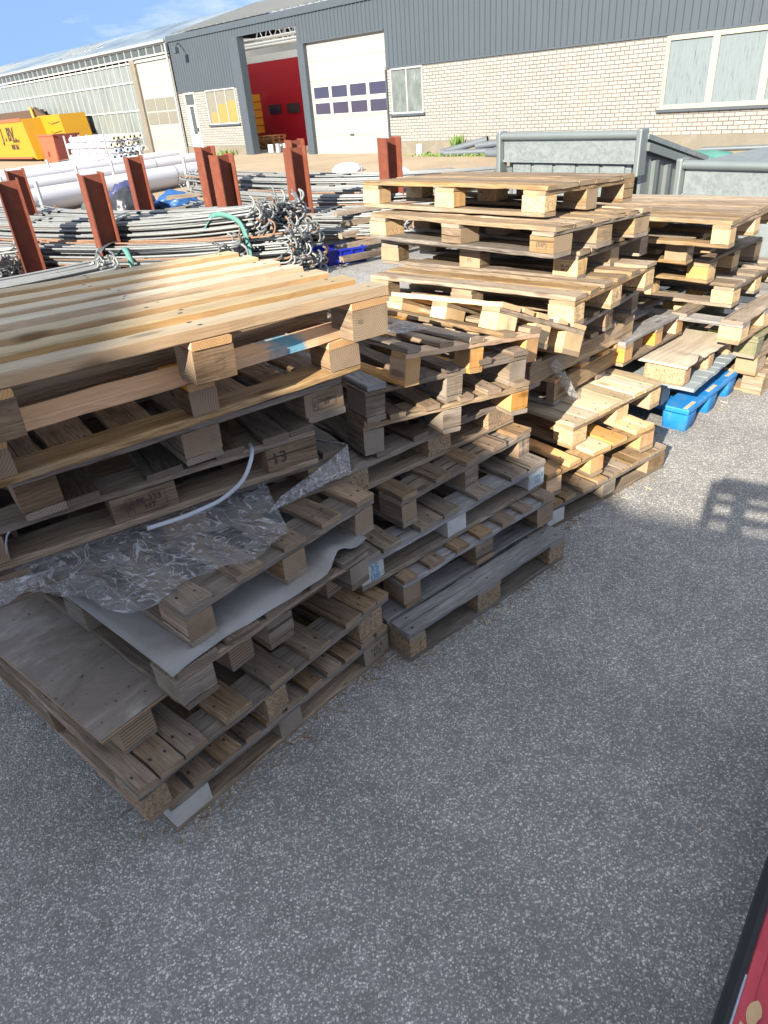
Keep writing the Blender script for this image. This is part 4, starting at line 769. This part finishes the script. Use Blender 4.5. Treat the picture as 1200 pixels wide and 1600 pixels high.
# rack of white rolls
def roll_mesh(r,Ln,core,seed):
    rg=random.Random(seed); mb=MB(); k=14; rows=[]
    for i in range(9):
        t=i/8; rr=r*(1+.02*rg.gauss(0,1)); rows.append([(Ln*t,rr*math.cos(2*math.pi*j/k),rr*math.sin(2*math.pi*j/k)) for j in range(k)])
    mb.grid(rows,0,True,True); e=rows[-1]; e0=rows[0]
    inn=[(Ln,y*.55,z*.55) for _,y,z in e]; inn2=[(Ln-.02,y*.35,z*.35) for _,y,z in e]; mb.grid([e,inn],0,False,True); mb.grid([inn,inn2],1,False,True); mb.add(inn2,[list(range(k))],2)
    mb.add([(0,y,z) for _,y,z in e0],[list(range(k))[::-1]],0)
    me=bpy.data.meshes.new('roll'); me.from_pydata(mb.v,[],mb.f)
    for m_ in ('film_white',core,'roll_hole'): me.materials.append(mt(m_))
    me.polygons.foreach_set('material_index',mb.m); me.polygons.foreach_set('use_smooth',mb.sm); me.update(); return me
RM=[roll_mesh(.125,4.6,'roll_core_yellow',1),roll_mesh(.125,4.6,'roll_core_blue',2)]
GR='film rolls lying in the steel rack'
for row in range(4):
    for c in range(6):
        o=bpy.data.objects.new('film_roll',RM[1 if row<2 and c<5 else 0]); COL.objects.link(o); o.location=FW(-17.75+random.uniform(-.12,.12),-4.2+c*.262+(row%2)*.13,.34+row*.245); o.rotation_euler=(random.uniform(0,6),0,FA)
        tag(o,'white film roll among those lying in the steel rack by the glasshouse','film roll',GR)
K=at_front('roll_rack',-17.9,-4.45,0,'galvanised rack holding the small white rolls by the glasshouse','rack')
for i in range(6):
    mb=MB(); mb.box(.3+i*.85,.36+i*.85,-.03,.03,.1,1.3); mb.build('upright','galv_post',K)
mb=MB(); mb.box(0,5.0,-.03,.03,.10,.17); mb.box(0,5,1.8,1.86,.10,.17); 
for i in range(6): mb.box(.3+i*.85,.36+i*.85,.031,1.79,.11,.17)
mb.build('base_frame','skip_maroon',K)
# crates and pallets in the gateway
GY='yellow crates stacked in the gateway'
for k in range(2):
    for j in range(5):
        K=at_front('plastic_crate',-12.75+k*.50,3.0-k*.35,.66+j*.335,'yellow slotted crate in the two columns inside the gateway','crate',GY)
        mb=MB(); mb.box(0,.62,0,.03,.02,.31); mb.box(0,.62,.42,.45,.02,.31); mb.box(0,.03,.03,.42,.02,.31); mb.box(.59,.62,.03,.42,.02,.31); mb.box(.03,.59,.03,.42,.02,.05)
        mb.box(-.015,.635,-.02,.0,.25,.325); mb.build('shell','crate_yellow',K); mb=MB(); mb.box(.2,.42,-.006,.001,.12,.2); mb.build('handle_hole','roll_hole',K)
def mini_pallet(s,y,z,label,rz=0):
    K=at_front('wooden_pallet',s,y,z,label,'pallet','pallets inside the gateway',rz)
    rg=random.Random(str((s,z)))
    for a in (0,.55,1.1): board('bottom_board',K,'v',0,.8,a,a+.1,0,.022,'wood_orange',rg)
    for a in (0,.55,1.1):
        for c in (0,.35,.7): board('block',K,'u',a,a+.1,c,c+.1,.022,.1,'wood_orange',rg)
    for c in (0,.18,.36,.54,.7): board('deck_board',K,'u',0,1.2,c,c+.1,.1,.13,'wood_orange',rg)
for z,s,l in ((.02,-11.3,'lowest'),(.16,-11.25,'second'),(.30,-11.35,'third'),(.44,-11.3,'topmost')): mini_pallet(s+.1,2.3,z,'orange-brown pallet %s of the small pile inside the gateway'%l)
for z,l in ((.02,'lower'),(.3,'upper')): mini_pallet(-12.75,2.8,z,'%s orange-brown pallet carrying the yellow crates'%l)
GC2='paint cans by the gateway'
for i in range(9):
    r=.10+.03*random.random(); h=.26+.12*random.random(); mb=MB(); mb.tube([(0,0,0),(0,0,h)],r,12); mb.tube([(0,0,h),(0,0,h+.02)],r*1.04,12)
    o=mb.build('paint_can',random.choice(['can_white','can_grey']),None,FW(-8.1+i*.27+random.uniform(-.08,.08),.5+random.uniform(0,.6),.014)); tag(o,'paint can in the row on the gateway floor','can',GC2)
# pipes, can and weeds at the brick wall
GP='grey pipes lying by the brick wall'
for i,(a,b,r,l) in enumerate((((3.3,-.9,.10),(4.9,-.5,.42),.10,'grey plastic pipe leaning up to the right by the weeds'),((3.6,-1.1,.1),(5.7,-.6,.12),.09,'grey plastic pipe lying flat in the grass by the wall'),((4.6,-.7,.26),(6.3,-.4,.40),.10,'grey plastic pipe with dark open end resting on others'),((5.4,-1.2,.1),(7.6,-1.2,.12),.12,'thick grey pipe reaching behind the steel skip'))):
    p,q=FW(*a),FW(*b); c=(p+q)/2; mb=MB(); mb.tube([p-c,q-c],r,12,0,False); t=(q-p).normalized(); mb.tube([q-c-t*.02,q-c-t*.03],r*.85,12,1); tag(mb.build('plastic_pipe',['pvc_grey','roll_hole'],None,c),l,'pipe',GP)
mb=MB(); mb.tube([(0,0,0),(0,0,.34)],.10,12); tag(mb.build('white_canister','can_white',None,FW(2.15,-.7,0.005)),'small white canister standing by the brick wall','canister')
def weedclump(name,s,y,n,h,sp,label,kind=None):
    rg=random.Random(label); mb=MB()
    for i in range(n):
        x,yy=rg.gauss(0,sp),rg.gauss(0,.15); a=rg.uniform(0,6.28); hh=h*rg.uniform(.4,1.1); w=.03*rg.uniform(.6,1.5); l=rg.uniform(.1,.5)*hh
        d=Vector((math.cos(a),math.sin(a),0)); p=Vector((-d.y,d.x,0)); b=Vector((x,yy,0)); m1=b+d*l*.4+Vector((0,0,hh*.6)); t=b+d*l+Vector((0,0,hh))
        mb.add([b-p*w*.4,b+p*w*.4,m1+p*w,t,m1-p*w],[(0,1,2,3,4)])
    o=mb.build(name,'weed',None,FW(s,y,.004),(0,0,FA)); tag(o,label,'plant') if not kind else tag(o,label,'grass',None,kind)
weedclump('weed_plant',3.45,-.3,40,.6,.07,'tall green weed growing at the foot of the brick wall')
weedclump('grass_strip',4.6,-.9,500,.09,1.3,'low green grass growing along the brick wall','stuff')
weedclump('weed_plant',-10.2,-.25,60,.25,.3,'small weed at the foot of the left brick wall')

# ------------------------------------------------------------------ steel posts
GS='rusty steel posts holding the rods'
def ibeam(x,y,h,rz,label,lean=(0,0)):
    mb=MB(); b,d,t,tw=.27,.26,.016,.012
    prof=[(-b/2,-d/2),(b/2,-d/2),(b/2,-d/2+t),(tw/2,-d/2+t),(tw/2,d/2-t),(b/2,d/2-t),(b/2,d/2),(-b/2,d/2),(-b/2,d/2-t),(-tw/2,d/2-t),(-tw/2,-d/2+t),(-b/2,-d/2+t)]
    P=empty('steel_post',(x,y,0),(lean[0],lean[1],rz+math.pi/2+.2),label,'post',GS)
    n=len(prof); rows=[]
    for z in (0,h): rows.append([(p[0],p[1],z) for p in prof])
    # torch-cut wavy head
    rg=random.Random(label); rows.append([(p[0]*1.01,p[1]*1.02,h+.045+.035*math.cos(p[1]*22)*math.cos(p[0]*9)) for p in prof])
    mb.grid(rows,0,False,True); mb.add(rows[-1],[(0,1,2,11),(2,3,10,11),(3,4,9,10),(4,5,6,7),(4,7,8,9)]); mb.build('profile','rust_steel',P)
    q=MB(); q.box(-.2,.2,-.2,.2,0,.02); q.build('foot_plate','rust_steel',P)
for x,y,h,rz,l,ln in ((-4.35,9.65,1.30,.25,'rusty steel post at the left photo edge, front of its pair',(0,-.03)),(-5.18,11.87,1.30,.3,'rusty steel post at the left photo edge, behind its twin',(0,0)),(-3.26,9.51,1.30,.35,'rusty steel post standing alone before the white rolls, with green strap near its foot',(.0,-.03)),(-3.61,12.77,1.30,.3,'rusty steel post standing alone before the black bags',(0,-.02)),
    (-2.54,13.42,1.32,.45,'rusty steel post, rear one of the close pair left of the hooked rod ends',(0,0)),(-1.88,11.07,1.30,.45,'rusty steel post, front one of the close pair left of the hooked rod ends',(0,0)),(-1.0,13.61,1.30,.3,'rusty steel post, rear one of the pair above the hooked rod ends',(0,0)),(-.85,11.38,1.30,.3,'rusty steel post, front one of the pair above the hooked rod ends',(0,0)),(.56,11.72,1.30,.3,'rusty steel post rising behind the tall pallet stack',(0,0))):
    ibeam(x,y,h,rz,l,ln)
# ------------------------------------------------------------------ bundles of steel rods
def bez(p0,p1,p2,n):
    p0,p1,p2=map(Vector,(p0,p1,p2)); return [p0*(1-t)**2+p1*2*t*(1-t)+p2*t*t for t in [i/n for i in range(n+1)]]
GRD='bundles of long steel rods'
def bundle(label,a,m,b,n,w,h,seed,hooks=(False,True),rusty=.12,r=.0135,tapes=(.35,.6),spread=1.,hl=.16):
    rg=random.Random(seed); a,m,b=map(Vector,(a,m,b)); P=empty('rod_bundle',b,(0,0,0),label,'rod bundle',GRD)
    for i in range(n):
        ox=rg.uniform(-w/2,w/2); oz=rg.uniform(0,h); jit=lambda s:Vector((rg.gauss(0,s),rg.gauss(0,s),0))
        side=(b-a); side.z=0; side.normalize(); nn=Vector((-side.y,side.x,0)); off=nn*ox+Vector((0,0,oz))
        pts=[p-b for p in bez(a+off*1.0+jit(.04)+side*rg.uniform(-.2,.2),m+off*spread+jit(.03),b+off+jit(.02)+side*rg.uniform(-.14,.10),18)]
        def hook(pt,t):
            d=Vector((rg.gauss(0,.8),rg.gauss(0,.8),rg.gauss(.2,.8))); d-=t*d.dot(t); d.normalize(); q=hl*rg.uniform(.25,.5); out=[]
            for k in range(1,7):
                th=k/6*rg.uniform(2.2,3.0); out.append(pt+t*q*math.sin(th)+d*q*(1-math.cos(th)))
            return out
        if hooks[1]: pts=pts+hook(pts[-1],(pts[-1]-pts[-2]).normalized())
        if hooks[0]: pts=hook(pts[0],(pts[0]-pts[1]).normalized())[::-1]+pts
        mb=MB(); mb.tube(pts,r*rg.uniform(.85,1.1),6); mb.build('rod','rod_rusty' if rg.random()<rusty*.5 else 'rod_steel',P)
    C=bez(a,m,b,20)
    for t in tapes:
        i=int(t*20); p=C[i]-b; side=(C[i+1]-C[i]).normalized(); nn=Vector((-side.y,side.x,0)); mb=MB()
        ring=[p+nn*(w/2+.02)*math.cos(th)+Vector((0,0,h/2+(h/2+.025)*math.sin(th))) for th in [2*math.pi*k/14 for k in range(14)]]
        mb.grid([[q-side*.05 for q in ring],[q+side*.05 for q in ring]],0,True,True); o=mb.build('tape','tape_dark',P)
bs=bundle
# hooked ends facing the camera, centre left
bs('bundle of grey rods with tangled hooked ends at its right, topmost of the central heap',(-7.4,14.6,.42),(-3.4,9.7,.45),(-.95,9.35,.56),58,.70,.26,1,hl=.22)
bs('bundle of grey rods with hooked ends, middle of the central heap',(-7.4,13.4,.22),(-3.4,9.2,.26),(-.80,9.05,.30),58,.70,.26,2,rusty=.2,hl=.22)
bs('bundle of darker rods with hooked ends, lowest of the central heap',(-7.2,12.4,.03),(-3.4,9.0,.05),(-.72,9.0,.05),50,.70,.24,3,rusty=.3,hl=.22)
bs('bundle of hooked rods ending just left of the blue crate',(-6.8,11.6,.30),(-3.2,9.3,.24),(-1.55,8.75,.34),40,.6,.22,4,rusty=.25,hl=.2)
bs('bundle of grey rods fanning past the lone rusty post',(-8.4,16.6,.10),(-5.2,10.2,.30),(-1.5,11.0,.36),60,1.0,.24,5,hooks=(True,False),spread=1.4)
bs('bundle of grey rods behind the lone rusty post',(-8.2,18.0,.08),(-5.4,11.9,.2),(-1.3,11.9,.3),60,1.0,.22,6,hooks=(True,False),spread=1.4)
bs('bundle of bluish rods with upturned ends beside the pale slats, left edge',(-7.2,6.9,.28),(-5.0,7.5,.20),(-3.05,8.55,.30),46,.55,.16,7,rusty=.05,hl=.17)
bs('bundle of dark rods lying low at the left edge',(-7.6,8.2,.05),(-5.4,8.2,.1),(-3.5,9.2,.12),40,.6,.18,8,rusty=.2)
bs('bundle of grey rods left of the edge posts',(-9.2,12.6,.1),(-6.8,9.8,.2),(-4.6,9.7,.3),44,.8,.2,9,hooks=(True,True),rusty=.3)
bs('bundle of grey rods crowned by curled hooks just before the front posts',(-7.0,13.0,.45),(-3.3,9.6,.42),(-1.15,9.15,.60),44,.6,.24,21,rusty=.25,hl=.26)
# right pile
bs('bundle of grey rods lying behind the rusty posts, upper of the right pile',(-3.3,16.6,.62),(-.6,12.6,.55),(2.6,13.3,.50),60,1.2,.14,11,hooks=(True,False),spread=1.25,tapes=(.25,.55))
bs('bundle of grey rods lying behind the rusty posts, second of the right pile',(-3.0,15.6,.45),(-.5,11.4,.40),(2.5,12.2,.38),60,1.1,.14,12,hooks=(True,False),spread=1.25,tapes=(.2,.6))
bs('bundle of grey rods over the wooden spacers in the right pile',(-2.9,14.4,.30),(-.5,10.4,.30),(2.4,11.2,.30),56,1.0,.12,13,hooks=(False,False),tapes=(.5,))
bs('bundle of short rods above the blue crate',(-1.9,12.4,.20),(-.4,9.6,.22),(1.2,10.3,.22),28,.6,.12,14,hooks=(False,True),rusty=.2,tapes=())
bs('bundle of hooked dark rods seen through the tall pallet stack',(3.4,12.0,.1),(2.4,10.0,.2),(.75,9.7,.22),30,.6,.24,15,rusty=.2,tapes=())
bs('bundle of rods whose rusty hooked ends rise before the white rolls',(2.0,15.5,.3),(-.8,14.6,.35),(-3.2,16.0,.42),28,.6,.18,16,rusty=.3,hl=.26,tapes=(.5,))
bs('bundle of rods with rusty curled ends before the nearest white roll',(-2.0,14.2,.2),(-4.0,13.2,.2),(-6.0,14.6,.2),24,.5,.16,17,rusty=.5,hl=.26,tapes=())
# spacers
GW='timber spacers between the rods'
for i,(x,y,z,rz,l) in enumerate(((.15,11.0,.46,.5,'topmost grey timber spacer between rods behind the blue crate'),(.25,10.6,.37,.45,'second grey timber spacer between rods behind the blue crate'),(.2,10.2,.29,.55,'third grey timber spacer between rods behind the blue crate'),(.15,9.9,.19,.5,'fourth grey timber spacer between rods behind the blue crate'),(.2,9.6,.10,.55,'lowest dark timber spacer behind the blue crate'),
   (-3.1,14.6,.50,.25,'pale timber spacer under rods right of the blue tarp'),(-3.0,13.9,.36,.25,'grey timber spacer below the pale one right of the tarp'),(-2.9,13.4,.2,.3,'lowest timber spacer right of the tarp'))):
    rg=random.Random(i); me=board_mesh(1.1,.10,.07,rg,1.6); [me.materials.append(mt(m_)) for m_ in ('wood_grey' if i!=4 else 'wood_dark','wood_grey_end','nail')]
    o=link('timber_spacer',me,None,(x,y,z),(0,0,rz)); tag(o,l,'timber',GW)
# green lifting strap
ribbon('lifting_strap',[(-2.75,9.25,.30),(-2.5,9.2,.36),(-2.3,9.2,.42),(-2.0,9.2,.55),(-1.75,9.0,.80),(-1.45,8.85,.74),(-1.35,8.75,.50),(-1.35,8.7,.25)],.055,'strap_green','faded green lifting strap draped over the rods','strap',wdir=(.3,.1,1.0),n=60)
ribbon('lifting_strap',[(-3.3,9.5,.30),(-3.15,9.3,.36),(-3.0,9.15,.46),(-2.92,9.05,.50),(-2.86,8.98,.36),(-2.84,8.92,.1)],.06,'strap_green','faded green lifting strap knotted beside the lone rusty post','strap',wdir=(1,.2,.3),n=50)
# blue crate by the rods
K=empty('plastic_crate',(-.34,9.75,0),(0,0,.25),'deep blue ribbed plastic crate under the rod ends','crate'); K.scale=(.78,.78,.85)
mb=MB(); mb.box(-.45,.45,-.3,.3,0,.03); mb.box(-.45,.45,-.3,-.27,.03,.22); mb.box(-.45,.45,.27,.3,.03,.22); mb.box(-.45,-.42,-.27,.27,.03,.22); mb.box(.42,.45,-.27,.27,.03,.22); mb.build('shell','crate_blue',K)
mb=MB()
for i in range(5): mb.box(-.42+i*.2,-.38+i*.2,-.33,-.30,.02,.20)
mb.box(-.46,.46,-.335,-.30,.20,.23); mb.build('ribs','crate_blue',K)
# bags and tarps near the rolls
def blob(name,loc,sx,sy,sz,mat,label,cat,seed,fold=.18):
    rg=random.Random(seed); bm=bmesh.new(); bmesh.ops.create_icosphere(bm,subdivisions=4,radius=1.)
    ph=[(Vector((rg.gauss(0,3),rg.gauss(0,3),rg.gauss(0,3))),rg.uniform(0,6)) for _ in range(10)]
    for v in bm.verts:
        d=sum(abs(math.sin(v.co.dot(a)+p)) for a,p in ph)/10-.6; v.co*=1+fold*d*2
        v.co=Vector((v.co.x*sx,v.co.y*sy,max(v.co.z,-.25)*sz+.25*sz))
    me=bpy.data.meshes.new(name); bm.to_mesh(me); bm.free(); me.materials.append(mt(mat)); [setattr(p,'use_smooth',True) for p in me.polygons]
    return tag(link(name,me,None,loc),label,cat)
blob('plastic_bag',(-5.75,17.0,0),.42,.4,.36,'bag_green','dark green plastic bag lying left of the purple tarp','bag',1,.3)
blob('plastic_bag',(-5.0,16.6,0),.4,.4,.42,'bag_black','glossy black plastic bag below the purple tarp','bag',2,.5)
blob('tarpaulin',(-5.45,18.2,0),.5,.45,.42,'tarp_purple','dull purple-blue tarpaulin heap before the white rolls','tarp',3,.5)
blob('tarpaulin',(-4.2,17.6,0),.5,.4,.24,'tarp_blue','crumpled light blue tarpaulin between rusty posts','tarp',4,.6)
blob('plastic_bag',(-.2,22.5,0),.45,.3,.2,'film_white','small white plastic heap on the sand behind the rods','bag',5)
blob('plastic_bag',(1.05,20.3,0),.45,.3,.18,'film_white','small white plastic heap behind the lone right post','bag',6)
# big white rolls of sheet with steel stakes
GBR='large white pipes lying by the glasshouse yard'
def bigroll(p,q,r,label):
    p,q=Vector(p),Vector(q); c=(p+q)/2; mb=MB(); rg=random.Random(label); n=20
    mb.tube([p-c+(q-p)*i/n+Vector((0,0,rg.gauss(0,.006))) for i in range(n+1)],[r*(1+rg.gauss(0,.01)) for _ in range(n+1)],20)
    P=empty('sheet_roll',c,(0,0,0),label,'roll',GBR); o=mb.build('roll','film_white',P)
    # rows of dark perforations round the wrap
    t=(q-p).normalized(); a=t.cross(Vector((0,0,1))).normalized(); b=Vector((0,0,1)); h=MB()
    for f in (.36,.80):
        for k_ in range(13):
            th=rad(-20+k_*14); d=-a*math.cos(th)*-1+b*math.sin(th); d=(a*math.cos(th)+b*math.sin(th)); ctr=p-c+(q-p)*f+d*(r*1.012)+t*.02*k_
            e1=t; e2=d.cross(t); s=.022
            h.add([ctr+e1*s*math.cos(x)+e2*s*math.sin(x) for x in [math.pi*2*j/6 for j in range(6)]],[(0,1,2,3,4,5)])
    h.build('perforation','roll_hole',P)
bigroll((-10.2,14.2,.30),(-4.1,24.2,.30),.28,'nearest of the long white rolls, with dotted seam, behind the rusty posts')
bigroll((-13.0,17.2,.28),(-5.6,29.5,.28),.26,'second long white roll behind the nearest one')
bigroll((-15.6,20.2,.26),(-7.6,33.5,.26),.25,'third long white roll toward the glasshouse')
bigroll((-17.6,22.2,.26),(-11.0,33.2,.26),.24,'farthest of the long white rolls')
GST='steel stakes along the white rolls'
for i,(x,y,h,l) in enumerate(((-7.25,17.5,.78,'front stake left of the lone post before the nearest roll'),(-4.75,21.7,.80,'front stake just right of the second lone post'),(-9.6,21.0,.74,'stake between first and second roll, left'),(-8.3,23.2,.74,'stake between first and second roll, middle'),(-7.6,24.4,.74,'stake between first and second roll, right'),(-12.9,25.8,.74,'stake between second and third roll, left'),(-11.2,28.6,.74,'stake between second and third roll, middle'),(-9.8,31.0,.76,'stake between second and third roll, right'),(-8.9,32.8,.78,'stake by the right end of the third roll'),(-5.2,26.6,.72,'left one of the two stakes at the far roll ends'),(-4.8,26.9,.72,'right one of the two stakes at the far roll ends'),(-15.8,29.0,.7,'stake by the farthest white roll'))):
    mb=MB(); mb.tube([(0,0,0),(0,0,h)],.045,10); tag(mb.build('steel_stake','galv_post',None,(x,y,0)),'galvanised '+l,'stake',GST)

# ------------------------------------------------------------------ galvanised tipping skips (local x along the front edge, y away)
def steel_skip(loc,rz,Ln,Dp,zf,zb,label):
    K=empty('steel_skip',loc,(0,0,rz),label,'skip','galvanised tipping skips')
    mb=MB(); mb.box(0.02,Ln-.02,0,.04,zf-.27,zf-.03); mb.box(0.02,Ln-.02,-.025,.0,zf-.28,zf-.255); mb.build('front_flap','galv_spangle',K)
    mb=MB(); mb.tube([(-.04,-.02,zf),(Ln+.04,-.02,zf)],.042,12); mb.build('hinge_tube','galv',K)
    for x in (-.05,Ln-.02): q=MB(); q.box(x,x+.065,-.075,.07,zf-.40,zf+.055,0,.015); q.build('hinge_plate','galv',K)
    mb=MB(); mb.box(.12,Ln-.12,.06,.10,.2,zf-.28)
    n=5
    for i in range(n): x=.14+i*(Ln-.28)/n; mb.box(x,x+(Ln-.28)/n-.05,.035,.062,.25,zf-.30)
    mb.build('front_wall','galv_spangle',K)
    # side walls with lid slope
    for x in (.02,Ln-.06):
        q=MB(); q.prism([(.11,.2),(Dp*.72,.2),(Dp,zb-.1),(.11,zf-.12)],x,x+.04,'x'); 
        for a in (.22,.42,.62): q.box(x-.0+.04,x+.085,Dp*a,Dp*a+.07,.3,(zf-.2)+(zb-zf)*a)
        q.build('side_wall','galv',K)
    q=MB(); q.prism([(.05,zf-.05),(Dp+.06,zb-.05),(Dp+.06,zb+.0),(.05,zf+.0)],-.02,Ln+.06,'x'); q.build('lid','galv_spangle',K)
    q=MB(); q.prism([(.05,zf-.16),(Dp+.03,zb-.15),(Dp+.03,zb-.07),(.05,zf-.08)],Ln+.035,Ln+.075,'x'); q.build('lid_rail','galv',K)
    q=MB(); q.box(.1,Ln-.1,Dp-.06,Dp-.02,.2,zb-.07); q.build('rear_wall','galv',K)
    q=MB(); q.box(.25,.45,.02,Dp,.0,.2); q.box(Ln-.45,Ln-.25,.02,Dp,0,.2); q.build('fork_pocket','galv',K)
    q=MB(); q.box(Ln+.0,Ln+.22,.25,.45,.45,.50); q.box(Ln+.12,Ln+.2,.27,.43,.05,.45); q.box(Ln+.0,Ln+.22,.55,.62,.35,.42); q.build('bracket','galv',K)
    return K
a=math.atan2(8.0-9.54,3.0-1.82)
steel_skip((1.86,9.5,0),a,1.90,1.3,1.34,1.0,'galvanised tipping skip with hinged lid and upright front flap')
steel_skip((3.19,7.26,0),math.atan2(6.42-7.28,3.56-3.09)+.12,2.0,1.5,1.10,1.10,'galvanised skip with a flat closed lid at the right edge')
mb=MB(); mb.tube([(0,0,0),(2.2,-1.6,.02)],.05,8); tag(mb.build('plastic_pipe','pvc_grey',None,(7.8,17.0,.3)),'pale pipe lying on the ground behind the closed lid skip','pipe')
blob('tarpaulin',(7.4,16.3,0),.9,.5,.28,'strap_green','flat green tarpaulin on the ground behind the steel skips','tarp',11,.2)

# ------------------------------------------------------------------ red machine at the lower right corner
Kx=empty('red_machine',(.560,.600,0),(0,0,rad(49)),'red machine with chipped paint and black rubber bumper at the lower right corner','machine')
def machine():
    # local x along its left edge, y positive to the left: the body lies at y<0
    mb=MB(); mb.box(-.9,1.3,-.95,-.03,.10,.335,0,.02); mb.build('body','red_machine',Kx)
    mb=MB(); mb.prism([(-.055,.05),(-.012,.06),(-.002,.12),(-.004,.25),(-.018,.285),(-.055,.29)],-.92,1.32,'x'); mb.build('rubber_bumper','rubber',Kx)
    mb=MB(); mb.box(-.9,1.3,-.052,-.030,.3355,.342,0,.002); mb.build('edge_strip','red_machine',Kx)
    mb=MB()
    rg=random.Random(3)
    def patch(cx,cy,rx,ry):
        mb.add([(cx+rx*(1+.2*rg.gauss(0,1))*math.cos(2*math.pi*k/12),cy+ry*(1+.15*rg.gauss(0,1))*math.sin(2*math.pi*k/12),.3432) for k in range(12)],[list(range(12))])
    patch(.035,-.058,.026,.013); patch(-.004,-.043,.010,.006); mb.build('paint_chip','chipped_filler',Kx)
    q=MB(); q.box(-.08,.10,-.0305,-.0265,.296,.337); q.build('bare_edge','bare_metal',Kx)
machine()
# ------------------------------------------------------------------ barn and forklift standing behind the viewer (they cast the shade seen in the photo)
hx,hy=math.cos(rad(SUN_H)),math.sin(rad(SUN_H)); tE=math.tan(rad(SUN_E))
BD=10.5
Bn=empty('brick_barn',(-hx*BD,-hy*BD,0),(0,0,rad(SUN_H)),'gabled brick barn standing behind the viewpoint','building')
# local x along the rays, local y to the left of them (w = -y)
up=BD*tE
pr=[(-4.6,0),(-4.6,1.50+up),(.50,1.54+up),(1.25,1.92+up),(2.1,2.40+up),(3.0,2.85+up),(4.4,2.1+up),(4.4,0)]
mb=MB(); mb.prism(pr,-9.,0.,'x'); mb.build('wall','barn_wall',Bn)
Fk=empty('forklift',(-hx*1.0,-hy*1.0,0),(0,0,rad(SUN_H)),'red forklift with raised mast standing behind the viewpoint','forklift')
u6=1.0*tE
mb=MB()
for a,b in ((.115,.165),(-.03,.04),(-.20,-.15),(-.38,-.33),(-.70,-.62)): mb.box(-.02,.02,a,b,.2,1.75+u6)
for z in (1.49,1.565,1.64): mb.box(-.015,.015,-.70,.16,z+u6,z+u6+.026)
mb.box(-.025,.025,-.71,.12,1.70+u6,1.775+u6); mb.build('mast','fork_red',Fk)
mb=MB(); mb.box(-2.2,-.1,-1.0,.0,.3,1.2,0,.08); mb.build('body','fork_red',Fk)
for x,y in ((-.5,.02),(-1.8,.02),(-.5,-1.12),(-1.8,-1.12)):
    mb=MB(); mb.tube([(x,y,.3),(x,y+.1,.3)],.3,16); mb.build('wheel','tyre',Fk)
